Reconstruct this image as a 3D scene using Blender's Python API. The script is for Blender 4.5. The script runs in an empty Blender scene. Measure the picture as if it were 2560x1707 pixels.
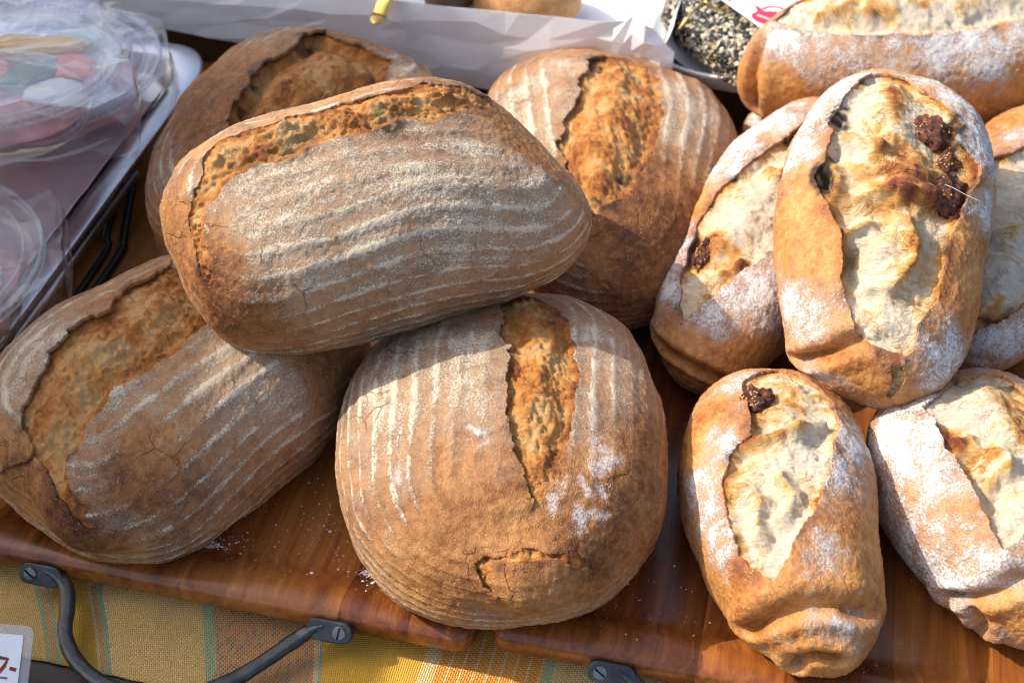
import bpy, bmesh, math, random
import numpy as np
from mathutils import Vector, Matrix, Quaternion

# ================================================================= camera, world, sun, exposure
SC = bpy.context.scene
COL = SC.collection
PITCH = math.radians(42.0); DIST = 1.05
cam_data = bpy.data.cameras.new('camera')
cam_data.lens = 50.0; cam_data.sensor_width = 36.0; cam_data.clip_start = 0.02; cam_data.clip_end = 200.0
cam = bpy.data.objects.new('camera', cam_data); COL.objects.link(cam)
cam.location = (0.0, -DIST*math.cos(PITCH), DIST*math.sin(PITCH))
cam.rotation_euler = (math.radians(90)-PITCH, 0, 0)
cam_data.dof.use_dof = True; cam_data.dof.focus_distance = 0.88; cam_data.dof.aperture_fstop = 8.0
SC.camera = cam

SUN_EL = math.radians(40.0)
SUN_AZ = math.radians(166.0)                 # direction towards the sun, from +x counter-clockwise: left and a little behind
to_sun = Vector((math.cos(SUN_AZ)*math.cos(SUN_EL), math.sin(SUN_AZ)*math.cos(SUN_EL), math.sin(SUN_EL)))
world = bpy.data.worlds.new('World'); SC.world = world; world.use_nodes = True
wn = world.node_tree.nodes; wl = world.node_tree.links
sky = wn.new('ShaderNodeTexSky'); sky.sky_type = 'NISHITA'; sky.sun_disc = False
sky.air_density = .85; sky.dust_density = 3.5; sky.ozone_density = .4; sky.sun_elevation = SUN_EL; sky.sun_rotation = math.radians(90) - SUN_AZ
bg = wn['Background']; bg.inputs['Strength'].default_value = 0.15
wl.new(sky.outputs[0], bg.inputs['Color'])
sun_data = bpy.data.lights.new('sun', 'SUN'); sun_data.energy = 2.8; sun_data.angle = math.radians(0.5); sun_data.color = (1.0, 0.945, 0.86)
sun = bpy.data.objects.new('sun', sun_data); COL.objects.link(sun)
sun.rotation_euler = (-to_sun).to_track_quat('-Z', 'Y').to_euler(); sun.location = to_sun*4
SC.view_settings.view_transform = 'Standard'; SC.view_settings.look = 'None'
SC.view_settings.exposure = 0.95; SC.view_settings.gamma = 1.0
try: SC.view_settings.use_curve_mapping = False
except Exception: pass
try:
    SC.cycles.use_denoising = True; SC.cycles.transparent_max_bounces = 24; SC.cycles.max_bounces = 10; SC.cycles.filter_width = 1.1
except Exception: pass
random.seed(4)

# ---------------------------------------------------------------- numeric helpers
def _hash(ix, iy, iz, seed):
    h = (ix*374761393 + iy*668265263 + iz*1440662683 + seed*974711) & 0xFFFFFFFF
    h = ((h ^ (h >> 13))*1274126177) & 0xFFFFFFFF
    return h ^ (h >> 16)

_G = np.array([[1,1,0],[-1,1,0],[1,-1,0],[-1,-1,0],[1,0,1],[-1,0,1],[1,0,-1],[-1,0,-1],
               [0,1,1],[0,-1,1],[0,1,-1],[0,-1,-1]], dtype=np.float64)

def noise3(p, scale, seed=0):
    """gradient noise, about -1..1; p is (n,3) in metres, scale in cells per metre"""
    q = p*scale + 1000.0
    i = np.floor(q).astype(np.int64); f = q - i
    u = f*f*f*(f*(f*6-15)+10)
    r = 0.0
    for dx in (0, 1):
        wx = u[:,0] if dx else 1-u[:,0]
        for dy in (0, 1):
            wy = u[:,1] if dy else 1-u[:,1]
            for dz in (0, 1):
                wz = u[:,2] if dz else 1-u[:,2]
                g = _G[_hash(i[:,0]+dx, i[:,1]+dy, i[:,2]+dz, seed) % 12]
                d = g[:,0]*(f[:,0]-dx) + g[:,1]*(f[:,1]-dy) + g[:,2]*(f[:,2]-dz)
                r = r + wx*wy*wz*d
    return r*1.5

def fbm(p, scale, octaves=4, gain=0.5, seed=0):
    s = 0.0; a = 1.0
    for k in range(octaves):
        s = s + a*noise3(p, scale*2.03**k, seed + 17*k)
        a *= gain
    return s

def sstep(a, b, x):
    t = np.clip((x-a)/(b-a), 0, 1)
    return t*t*(3-2*t)

def rot_matrix(yaw, pitch, roll):
    """z-yaw * y-pitch * x-roll, degrees"""
    a, b, c = math.radians(yaw), math.radians(pitch), math.radians(roll)
    rz = np.array([[math.cos(a),-math.sin(a),0],[math.sin(a),math.cos(a),0],[0,0,1]])
    ry = np.array([[math.cos(b),0,math.sin(b)],[0,1,0],[-math.sin(b),0,math.cos(b)]])
    rx = np.array([[1,0,0],[0,math.cos(c),-math.sin(c)],[0,math.sin(c),math.cos(c)]])
    return rz @ ry @ rx

# a loaf's smooth base shape: SH = dict(a,b,ct,cb,eh,ev,ty,tz,bend,c3,s3,c4,s4)
THMAX = 0.84*math.pi
def chart_grid(nu, nv):
    s, t = np.meshgrid(np.linspace(-1,1,nu), np.linspace(-1,1,nv), indexing='ij')
    x = s*np.sqrt(1-t*t/2); y = t*np.sqrt(1-s*s/2)
    rho = np.sqrt(x*x+y*y); az = np.arctan2(y, x)
    return THMAX*(0.70*rho+0.30*rho**3), az

def loaf_base(SH, th, az):
    a,b,ct,cb = SH['a'],SH['b'],SH['ct'],SH['cb']
    eh, ev = SH.get('eh',2.3), SH.get('ev',2.2)
    nx, ny, nz = np.sin(th)*np.cos(az), np.sin(th)*np.sin(az), np.cos(th)
    m = (np.abs(nx)**eh + np.abs(ny)**eh)**(1/eh)
    evv = np.where(nz >= 0, ev, 3.4)
    r = (m**evv + np.abs(nz)**evv)**(-1/evv)
    k = 1 + SH.get('c3',0)*np.cos(3*az)+SH.get('s3',0)*np.sin(3*az)+SH.get('c4',0)*np.cos(4*az)+SH.get('s4',0)*np.sin(4*az)
    X, Y, Z = nx*r*k, ny*r*k, nz*r
    Y2 = Y*(1+SH.get('ty',0)*X)
    Z2 = Z*(1+np.where(nz>=0, SH.get('tz',0), 0)*X)
    Y2 = Y2 + SH.get('bend',0)*X*X
    return np.stack([X*a, Y2*b, Z2*np.where(nz>=0, ct, cb)], -1)

def chart_xy(SH, th, az):
    rr = th/(math.pi/2)
    return SH['a']*rr*np.cos(az), SH['b']*rr*np.sin(az)

# ---------------------------------------------------------------- loaf shapes (metres, degrees) and features in each loaf's own chart
SHAPES = {'top':{'z':0.148,
 'yaw':16.3529,
 'pitch':0.0,
 'roll':24.0,
 'a':0.1325,
 'b':0.0823,
 'ct':0.0652,
 'cb':0.045,
 'ty':-0.0436,
 'eh':2.4513,
 'ev':2.2,
 'x':-0.0905,
 'y':-0.0357,
 'tz':-0.0704,
 'bend':-0.0927,
 'c3':-0.0006,
 's3':-0.0108,
 'c4':-0.0147,
 's4':-0.0528},
 'left':{'yaw':45.75,
 'pitch':0.0,
 'roll':0.0,
 'a':0.1328,
 'b':0.0989,
 'ct':0.0733,
 'cb':0.042,
 'z':0.042,
 'eh':2.4303,
 'ev':2.2,
 'x':-0.2178,
 'y':-0.0952,
 'ty':-0.1938,
 'tz':-0.0539,
 'bend':-0.0677,
 'c3':-0.0084,
 's3':0.008,
 'c4':-0.0055,
 's4':-0.0195},
 'round':{'yaw':87.5078,
 'pitch':0.0,
 'roll':0.0,
 'a':0.1298,
 'b':0.1039,
 'ct':0.062,
 'cb':0.045,
 'z':0.045,
 'eh':2.3483,
 'ev':2.2,
 'x':-0.0046,
 'y':-0.1486,
 'ty':0.0056,
 'tz':-0.0048,
 'bend':-0.0241,
 'c3':-0.01,
 's3':-0.0042,
 'c4':0.0001,
 's4':-0.0111},
 'backleft':{'yaw':57.2374,
 'pitch':0.0,
 'roll':0.0,
 'a':0.1375,
 'b':0.1077,
 'ct':0.0743,
 'cb':0.045,
 'z':0.045,
 'eh':2.331,
 'ev':2.2,
 'x':-0.1791,
 'y':0.1766,
 'ty':0.2524,
 'tz':0.0959,
 'bend':0.001,
 'c3':-0.0425,
 's3':0.0029,
 'c4':0.0071,
 's4':-0.0005},
 'backcentre':{'yaw':88.9013,
 'pitch':0.0,
 'roll':0.0,
 'a':0.1571,
 'b':0.1026,
 'ct':0.0596,
 'cb':0.045,
 'z':0.045,
 'eh':2.2601,
 'ev':2.2,
 'x':0.0731,
 'y':0.1444,
 'ty':0.165,
 'tz':-0.0198,
 'bend':0.0113,
 'c3':-0.0205,
 's3':0.0194,
 'c4':0.012,
 's4':0.0249},
 'figtop':{'z':0.118,
 'yaw':78.5323,
 'pitch':-20.0,
 'roll':0.0,
 'a':0.13,
 'b':0.0703,
 'ct':0.0452,
 'cb':0.04,
 'eh':2.3727,
 'ev':2.2,
 'x':0.251,
 'y':-0.0169,
 'ty':0.0187,
 'tz':-0.0019,
 'bend':0.0273,
 'c3':0.0065,
 's3':-0.0227,
 'c4':-0.0015,
 's4':0.0174},
 'figleft':{'z':0.056,
 'yaw':63.822,
 'pitch':-9.0,
 'roll':0.0,
 'a':0.148,
 'b':0.0592,
 'ct':0.0449,
 'cb':0.042,
 'eh':2.185,
 'ev':2.2,
 'x':0.1895,
 'y':0.0579,
 'ty':-0.0152,
 'tz':0.0136,
 'bend':0.0104,
 'c3':0.001,
 's3':0.0004,
 'c4':0.0129,
 's4':0.0095},
 'figfront':{'yaw':91.4165,
 'pitch':0.0,
 'roll':0.0,
 'a':0.1129,
 'b':0.0582,
 'ct':0.0504,
 'cb':0.036,
 'z':0.036,
 'eh':2.3577,
 'ev':2.2,
 'x':0.1656,
 'y':-0.1962,
 'ty':0.1127,
 'tz':0.045,
 'bend':-0.0955,
 'c3':-0.0049,
 's3':-0.0068,
 'c4':0.0014,
 's4':0.0138},
 'figright':{'yaw':94.2434,
 'pitch':0.0,
 'roll':0.0,
 'a':0.0997,
 'b':0.0617,
 'ct':0.0491,
 'cb':0.038,
 'z':0.038,
 'eh':2.3426,
 'ev':2.2,
 'x':0.2957,
 'y':-0.1887,
 'ty':0.1359,
 'tz':-0.0005,
 'bend':0.0019,
 'c3':-0.0247,
 's3':-0.0346,
 'c4':-0.0015,
 's4':-0.0033},
 'figmid':{'z':0.055,
 'yaw':60.0071,
 'pitch':-5.0,
 'roll':0.0,
 'a':0.1445,
 'b':0.0631,
 'ct':0.0486,
 'cb':0.042,
 'eh':2.2232,
 'ev':2.2,
 'x':0.376,
 'y':0.0697,
 'ty':0.028,
 'tz':0.0055,
 'bend':-0.028,
 'c3':-0.0038,
 's3':-0.0192,
 'c4':0.0155,
 's4':0.006},
 'figback':{'z':0.085,
 'yaw':8.9677,
 'pitch':0.0,
 'roll':0.0,
 'a':0.1594,
 'b':0.0735,
 'ct':0.0565,
 'cb':0.042,
 'eh':2.2506,
 'ev':2.2,
 'x':0.3448,
 'y':0.2573,
 'ty':0.0591,
 'tz':-0.001,
 'bend':-0.0066,
 'c3':-0.0002,
 's3':-0.0098,
 'c4':0.0123,
 's4':0.0245},
 'figunder':{'yaw':-0.3868,
 'pitch':0.0,
 'roll':0.0,
 'a':0.0732,
 'b':0.0403,
 'ct':0.0245,
 'cb':0.034,
 'z':0.034,
 'eh':2.3373,
 'ev':2.2,
 'x':0.2694,
 'y':0.2218,
 'ty':-0.0055,
 'tz':-0.0149,
 'bend':0.0023,
 'c3':0.0016,
 's3':0.0007,
 'c4':-0.0013,
 's4':-0.0082}}
FEATS = {'top':{'open':[[[-0.0705,0.0155],[-0.066,0.0237],[-0.0597,0.029],[-0.0473,0.0288],[-0.0347,0.0336],[-0.0208,0.0363],[-0.0064,0.034],[0.0071,0.0329],[0.0184,0.0352],[0.029,0.0398],[0.0415,0.0376],[0.0536,0.0377],[0.0674,0.0447],[0.0615,0.0279],[0.0462,0.022],[0.0385,0.0183],[0.0277,0.0147],[0.0173,0.0137],[0.0125,0.0132],[0.0055,0.0112],[-0.0016,0.0112],[-0.011,0.0107],[-0.0196,0.0078],[-0.0252,0.0063],[-0.0375,0.0069],[-0.0469,0.0084],[-0.0547,0.0074],[-0.0611,0.0059],[-0.0685,0.0035],[-0.0743,0.003],[-0.0802,-0.003],[-0.0833,-0.0136],[-0.0794,-0.0228],[-0.0805,-0.0324],[-0.0886,-0.0331],[-0.0926,-0.0224],[-0.0926,-0.0096],[-0.0894,0.002],[-0.0802,0.0085]]],
 'heavy':[[-0.0547,0.003],[-0.0334,-0.0054],[-0.0157,-0.0142],[0.0117,-0.0127],[0.0376,-0.0108],[0.0575,-0.0134],[-0.0103,-0.0286],[-0.0352,-0.0224],[0.0279,-0.0255],[-0.0566,-0.0129]],
 'bare':[[-0.1001,0.0076],[-0.1125,-0.0107],[-0.0866,-0.0443],[0.065,0.0211],[0.0723,0.005],[-0.0835,-0.0287],[-0.0925,-0.0556]],
 'char':[[-0.0521,0.0109],[-0.046,0.0113],[-0.0277,0.0103],[-0.0213,0.0127],[0.0063,0.0142],[0.0125,0.0147],[0.0589,0.0339],[0.0534,0.03]]},
 'left':{'open':[[[-0.0754,0.0078],[-0.0687,0.0096],[-0.0585,0.0125],[-0.0479,0.0173],[-0.0402,0.019],[-0.0303,0.0201],[-0.0221,0.0189],[-0.0118,0.0237],[-0.0024,0.0249],[0.0079,0.0243],[0.0182,0.0262],[0.0173,0.0129],[0.0141,-0.0041],[0.0063,-0.0158],[-0.0024,-0.0176],[-0.0126,-0.0194],[-0.0229,-0.0189],[-0.0327,-0.0202],[-0.0419,-0.0196],[-0.0515,-0.0203],[-0.0604,-0.0204],[-0.0679,-0.0223],[-0.0736,-0.0224],[-0.0785,-0.0224],[-0.0856,-0.0313],[-0.0878,-0.041],[-0.0908,-0.0505],[-0.096,-0.0464],[-0.0918,-0.0365],[-0.0907,-0.0276],[-0.0896,-0.0182],[-0.0906,-0.0091],[-0.1105,0.0073],[-0.1059,0.0073],[-0.0917,-0.0042],[-0.0865,-0.006],[-0.0824,0.003]]],
 'heavy':[[-0.0605,0.0247],[-0.0472,0.0277],[-0.0605,-0.0266],[-0.0378,-0.0232],[0.0154,-0.0629],[0.0024,-0.0435],[-0.0698,0.0223]],
 'bare':[[-0.1104,-0.0202],[-0.1003,-0.0372],[-0.114,-0.0067],[-0.1032,-0.0567],[-0.0572,-0.0413],[0.0478,-0.0543]],
 'knob':[[-0.1003,-0.0398]],
 'dark':[[-0.1024,-0.0418],[-0.1003,-0.0372],[-0.047,-0.0557]]},
 'round':{'open':[[[0.0571,0.0075],[0.0302,0.0049],[0.0177,0.0037],[0.0084,0.0018],[-0.0023,0.0018],[-0.0122,0.0006],[-0.0239,0.0],[-0.0351,-0.0018],[-0.0433,-0.0037],[-0.0519,-0.0068],[-0.0598,-0.0094],[-0.0634,-0.0126],[-0.0599,-0.0144],[-0.0546,-0.0176],[-0.0494,-0.022],[-0.0418,-0.0232],[-0.032,-0.025],[-0.0257,-0.0269],[-0.0162,-0.0275],[-0.0023,-0.0281],[0.0077,-0.0294],[0.017,-0.0281],[0.0296,-0.0263],[0.0418,-0.0232],[0.0546,-0.0182],[0.0644,-0.0113],[0.0662,-0.0031]],[[-0.0906,0.0121],[-0.0875,0.007],[-0.0845,0.0],[-0.0815,-0.0095],[-0.0835,-0.0197],[-0.0836,-0.0302],[-0.0867,-0.0403],[-0.0938,-0.0446],[-0.0918,-0.039],[-0.0897,-0.0289],[-0.0886,-0.0204],[-0.0896,-0.0121],[-0.0906,-0.0038],[-0.0948,0.0019],[-0.1035,0.0045],[-0.1136,0.0013],[-0.1091,0.007],[-0.0991,0.0115]]],
 'heavy':[[0.0109,0.0367],[0.0138,0.0179],[-0.0039,0.0472],[0.0289,-0.0335],[0.0109,-0.045],[-0.0117,-0.0395],[-0.0131,0.0166]],
 'bare':[[-0.1147,-0.0167],[-0.0775,0.0057],[-0.0734,-0.058],[-0.0958,-0.0516],[-0.1056,0.0297],[-0.0702,-0.0327],[-0.097,-0.0205],[-0.0343,-0.0622]],
 'knob':[[-0.1034,-0.0186]],
 'dark':[[-0.0613,-0.0477],[-0.0759,-0.0334],[-0.0776,0.0114]],
 'white':[[-0.0473,0.044],[-0.0335,0.0099],[-0.0397,-0.0418],[-0.0524,-0.0399],[-0.0555,-0.0214],[-0.0647,-0.0346],[-0.0496,-0.0304],[-0.0306,-0.0369]],
 'holes':[[-0.0896,0.0051],[-0.1164,-0.046],[-0.098,0.0102]]},
 'backleft':{'open':[[[-0.0415,0.0006],[-0.0338,0.0032],[-0.0228,0.007],[-0.0122,0.0134],[0.0008,0.0153],[0.0114,0.0147],[0.0262,0.016],[0.039,0.0154],[0.0541,0.0129],[0.0513,-0.0006],[0.0514,-0.0136],[0.0497,-0.0221],[0.0489,-0.0281],[0.0342,-0.0383],[0.0164,-0.0367],[-0.0082,-0.0318],[-0.0322,-0.0233],[-0.0478,-0.0148]]],
 'heavy':[[0.0391,0.0273],[0.0516,-0.0322],[-0.0733,0.0257]],
 'bare':[[-0.0426,0.026],[-0.0148,0.0431]],
 'dark':[[-0.0569,0.0208],[-0.0875,0.0198],[-0.028,0.0212],[-0.035,0.0355]],
 'char':[[-0.027,0.0045],[-0.0081,0.014],[0.0338,0.0115],[0.0477,-0.0032]]},
 'backcentre':{'open':[[[0.0746,0.0006],[0.0607,0.0067],[0.0396,0.011],[0.0214,0.0152],[0.0084,0.0183],[-0.0074,0.022],[-0.0187,0.0258],[-0.0263,0.0284],[-0.0457,0.0247],[-0.0682,0.0161],[-0.0779,0.0105],[-0.0757,0.0056],[-0.0713,0.0],[-0.0639,-0.0068],[-0.0536,-0.0129],[-0.0436,-0.0184],[-0.0301,-0.024],[-0.0131,-0.0258],[0.0028,-0.0264],[0.0187,-0.0265],[0.0369,-0.0266],[0.0578,-0.0229],[0.0703,-0.0111]],[[-0.1111,0.0247],[-0.1123,0.0176],[-0.12,0.0082],[-0.1334,-0.0069],[-0.139,-0.0057],[-0.1253,0.0095],[-0.1161,0.0209]]],
 'heavy':[[0.0341,0.0331],[0.0305,0.0459],[0.0038,0.041],[0.0526,0.016],[0.0226,-0.0343],[0.017,-0.0431],[-0.0084,-0.0329]],
 'bare':[[-0.0881,-0.0075],[-0.1123,-0.0157],[-0.0804,-0.0264],[-0.0582,-0.0386],[-0.146,-0.0197]],
 'dark':[[-0.0599,-0.0249],[-0.0951,-0.0144],[-0.1334,-0.0101],[-0.042,-0.0385],[-0.1472,-0.0294]],
 'char':[[-0.0121,-0.0152],[-0.0338,-0.0097],[-0.0495,-0.0049],[-0.067,0.0018],[0.0566,0.0055]]},
 'figtop':{'open':[[[0.0817,0.0142],[0.0675,0.0216],[0.0559,0.0252],[0.0465,0.0288],[0.0382,0.0316],[0.0324,0.0296],[0.022,0.032],[0.0125,0.0319],[0.0063,0.0334],[-0.0023,0.03],[-0.0093,0.0272],[-0.0194,0.0222],[-0.0273,0.0209],[-0.0362,0.02],[-0.0429,0.0205],[-0.0548,0.018],[-0.0646,0.0145],[-0.0758,0.0111],[-0.0796,0.0038],[-0.0787,-0.0068],[-0.0787,-0.0129],[-0.0749,-0.0142],[-0.0619,-0.0158],[-0.0505,-0.0197],[-0.0379,-0.0214],[-0.0266,-0.0236],[-0.0164,-0.0267],[-0.0023,-0.0319],[0.0126,-0.0364],[0.0229,-0.0359],[0.0291,-0.0291],[0.0322,-0.0231],[0.043,-0.0264],[0.0489,-0.0228],[0.0575,-0.0193],[0.0673,-0.0124],[0.0826,-0.0047],[0.0836,0.0043]],[[-0.0856,-0.0069],[-0.0817,-0.0125],[-0.0898,-0.016],[-0.1025,-0.0165],[-0.1184,-0.0135],[-0.1197,-0.007],[-0.0982,-0.0078]]],
 'white':[[0.0263,0.0464],[0.0538,0.0417],[0.0696,0.03],[0.0807,-0.0138],[0.0622,-0.0294],[0.0392,-0.0385],[-0.0643,0.0377],[-0.0762,0.0358],[-0.0582,0.0449],[-0.1167,0.0293],[-0.117,0.0215],[-0.0008,-0.0458],[-0.0919,-0.0259],[-0.0761,-0.0277],[0.0788,0.0199]],
 'bare':[[-0.0211,0.0267],[-0.0199,0.0458],[-0.1025,0.0013],[-0.1219,0.014],[-0.0929,0.0264],[-0.03,-0.0315],[-0.0461,-0.0422],[-0.0156,0.0295],[-0.0269,0.0374]],
 'char':[[0.0516,0.027],[0.0431,0.0288],[0.011,0.0324],[0.007,0.0329],[0.0008,0.0305],[0.0421,-0.0246]],
 'spots':[[0.0493,0.0004],[0.0154,0.0041],[0.0023,0.0062],[0.0376,0.005],[0.0123,-0.0071],[0.0008,0.0004],[0.0401,-0.0017]],
 'ridges':[[[-0.0031,0.03],[-0.0054,0.0151],[-0.0008,0.0012],[0.0008,-0.0168]],[[-0.0226,0.0222],[-0.0202,0.0177],[-0.0177,0.01]],[[-0.0485,0.0067],[-0.0459,-0.0025],[-0.0336,-0.0084],[-0.0232,-0.0092],[-0.0154,-0.005]],[[0.0133,0.0319],[0.0093,0.0253],[-0.0008,0.023]],[[0.0324,0.0296],[0.0257,0.0169],[0.0193,0.0071]]],
 'dents':[[-0.0329,0.0187]],
 'grooves':[[[-0.1128,0.0508],[-0.0919,0.0264],[-0.0777,0.0103]]],
 'figs':[[0.0378,-0.0152],[0.0226,-0.0235],[0.0078,-0.0267]]},
 'figleft':{'open':[[[0.0562,0.0021],[0.031,0.011],[0.0115,0.0179],[-0.008,0.0244],[-0.0287,0.0277],[-0.0454,0.027],[-0.0627,0.0235],[-0.0854,0.0156],[-0.0953,0.0124],[-0.0787,0.0047],[-0.0621,-0.0014],[-0.0514,-0.0049],[-0.0411,-0.0099],[-0.032,-0.0165],[-0.0009,-0.0213],[0.034,-0.021],[0.0583,-0.0114]]],
 'white':[[-0.0662,0.0347],[-0.073,0.0272],[0.0143,0.0323],[0.037,0.0278],[0.0718,0.0209],[-0.0745,-0.0075],[-0.0862,0.0],[-0.0643,-0.0129],[-0.0771,-0.024],[-0.041,0.0346],[0.053,0.0247]],
 'bare':[[-0.0063,0.0363],[-0.0235,0.0381],[-0.1118,-0.0062],[-0.1243,0.0151],[-0.0954,-0.0195]],
 'grooves':[[[-0.1186,0.0335],[-0.1218,0.0099],[-0.1269,-0.0088],[-0.1431,-0.0278]]],
 'spots':[[-0.041,0.0063],[-0.0466,0.0018]],
 'ridges':[[[-0.0552,0.0046],[-0.0485,-0.0011],[-0.0437,-0.0014]],[[0.0122,0.0056],[0.007,-0.0003],[0.0148,-0.0021]]],
 'figs':[[-0.0451,0.0188],[0.0428,0.0014]]},
 'figfront':{'open':[[[0.0521,0.012],[0.0386,0.0134],[0.0307,0.0126],[0.023,0.0122],[0.0114,0.0125],[0.0094,0.0183],[0.002,0.0237],[-0.0048,0.0276],[-0.0171,0.0289],[-0.029,0.0302],[-0.0413,0.0278],[-0.0525,0.0236],[-0.0594,0.0183],[-0.0569,0.015],[-0.0498,0.0109],[-0.0399,0.0038],[-0.0305,-0.0028],[-0.0202,-0.0097],[-0.0067,-0.0161],[0.0108,-0.0206],[0.0246,-0.023],[0.0331,-0.0226],[0.0455,-0.0193],[0.0602,-0.0146],[0.0675,-0.0046],[0.0633,0.0049]]],
 'white':[[0.0184,0.0265],[0.0028,0.0388],[-0.018,0.0398],[-0.0035,0.0464],[-0.04,0.0336],[-0.006,-0.0172],[0.0047,-0.0268],[-0.0436,-0.0066],[-0.0807,-0.0061],[-0.0789,-0.0104],[0.0515,0.0168],[-0.0937,0.0189],[0.0081,0.0264],[0.0157,-0.0289]],
 'bare':[[0.0341,0.0336],[-0.0607,0.0403],[-0.0679,0.028],[-0.0381,-0.02],[-0.0563,-0.0202],[-0.0968,0.0108],[-0.0898,0.025]],
 'grooves':[[[-0.0883,0.0401],[-0.0746,0.0218],[-0.0692,0.0078],[-0.0666,-0.006],[-0.0703,-0.0222]],[[-0.1285,0.0171],[-0.11,0.0138],[-0.104,0.0043],[-0.1039,-0.0061]]],
 'ridges':[[[0.0101,0.0198],[0.0087,0.0111],[0.0106,-0.0003],[0.0175,-0.0143]],[[-0.0081,0.0252],[-0.0141,0.0172],[-0.0196,0.0158],[-0.0358,0.0189]],[[-0.012,0.0058],[-0.0201,0.0024],[-0.0292,0.0083]]],
 'spots':[[0.0363,-0.0059],[0.0306,-0.0097]],
 'figs':[[0.0356,0.0073]]},
 'figright':{'open':[[[0.0273,0.0236],[0.0168,0.0215],[0.0095,0.0214],[0.0006,0.0214],[-0.0095,0.021],[-0.0186,0.0211],[-0.0278,0.0207],[-0.0381,0.0189],[-0.0441,0.0174],[-0.0482,0.0158],[-0.0446,0.0071],[-0.0333,-0.0048],[-0.0167,-0.0156],[0.0071,-0.0226],[0.0355,-0.0196],[0.0468,-0.0158],[0.0523,-0.0071],[0.0466,0.0067],[0.0322,0.0176]]],
 'white':[[0.0103,0.0397],[-0.0018,0.0402],[-0.0184,0.0431],[-0.0374,0.0408],[-0.0557,0.0427],[-0.0303,0.0432],[-0.0067,0.0508],[-0.0242,0.0556],[-0.0468,0.0527],[0.0252,0.0393],[-0.052,0.0305],[0.0054,0.0306],[-0.0139,0.0302]],
 'bare':[[-0.0086,0.0466],[-0.0861,0.0241],[-0.0341,0.0403],[-0.0242,0.0256]],
 'grooves':[[[-0.0748,0.055],[-0.0742,0.0376],[-0.0689,0.0256],[-0.0596,0.0106]],[[-0.0861,0.0397],[-0.1184,0.0412]]],
 'ridges':[[[0.0089,0.0206],[0.0059,0.0163],[0.0071,0.0106]],[[0.0035,0.0155],[-0.0029,0.0058],[-0.0082,0.0011],[-0.0179,0.0141]]],
 'dents':[[-0.0202,0.0107]],
 'spots':[[-0.0035,0.0091],[0.0071,0.0159],[0.013,-0.0103]]},
 'figmid':{'open':[[[0.0086,0.0191],[0.0223,0.0082],[0.031,-0.003],[0.0216,-0.0167],[-0.0316,-0.0287],[-0.0815,-0.0248],[-0.091,-0.0191],[-0.101,-0.0124],[-0.1128,-0.0054],[-0.1009,0.0054],[-0.0412,0.0196]]],
 'white':[[0.0321,0.0144],[-0.1201,-0.0177],[-0.1115,-0.0263],[-0.141,-0.0125]],
 'bare':[[0.0297,0.0245],[0.0478,0.0229]],
 'ridges':[[[-0.0418,0.0034],[-0.0382,-0.0019],[-0.0328,-0.0079]]],
 'spots':[[-0.0876,-0.012],[-0.0941,-0.0104]]},
 'figback':{'open':[[[-0.0941,0.0103],[-0.0836,-0.0044],[-0.0735,-0.0111],[-0.0608,-0.0178],[-0.0445,-0.0238],[-0.0268,-0.0275],[-0.0076,-0.0284],[0.0114,-0.027],[0.0385,-0.0214],[0.0735,-0.0089],[0.0918,0.0103],[0.0759,0.0179],[0.0373,0.0118],[-0.0104,0.0153],[-0.0426,0.0261],[-0.0613,0.0316],[-0.0795,0.0255]]],
 'white':[[-0.0815,-0.0175],[-0.0696,-0.0249],[-0.0581,-0.0311],[-0.0289,-0.0329],[-0.0106,-0.0391],[0.0096,-0.0364],[0.0279,-0.0324],[-0.0906,-0.0089],[0.0194,-0.0456],[-0.0421,-0.0408],[-0.071,-0.0337]],
 'bare':[[-0.1177,-0.037],[-0.1244,-0.0187],[-0.0555,-0.0458],[0.0128,-0.0677],[0.0366,-0.0617],[-0.1422,-0.0183]],
 'grooves':[[[-0.1063,-0.0009],[-0.1152,-0.0117],[-0.1338,-0.0225],[-0.1766,-0.0338]]],
 'spots':[[-0.0122,-0.0026],[-0.0421,0.0026],[0.0205,-0.0525]],
 'ridges':[[[-0.0658,-0.0013],[-0.0502,-0.0031],[-0.0382,-0.0101]]]},
 'figunder':{'open':[],
 'white':[[-0.0523,0.0015]],
 'bare':[]}}

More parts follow.
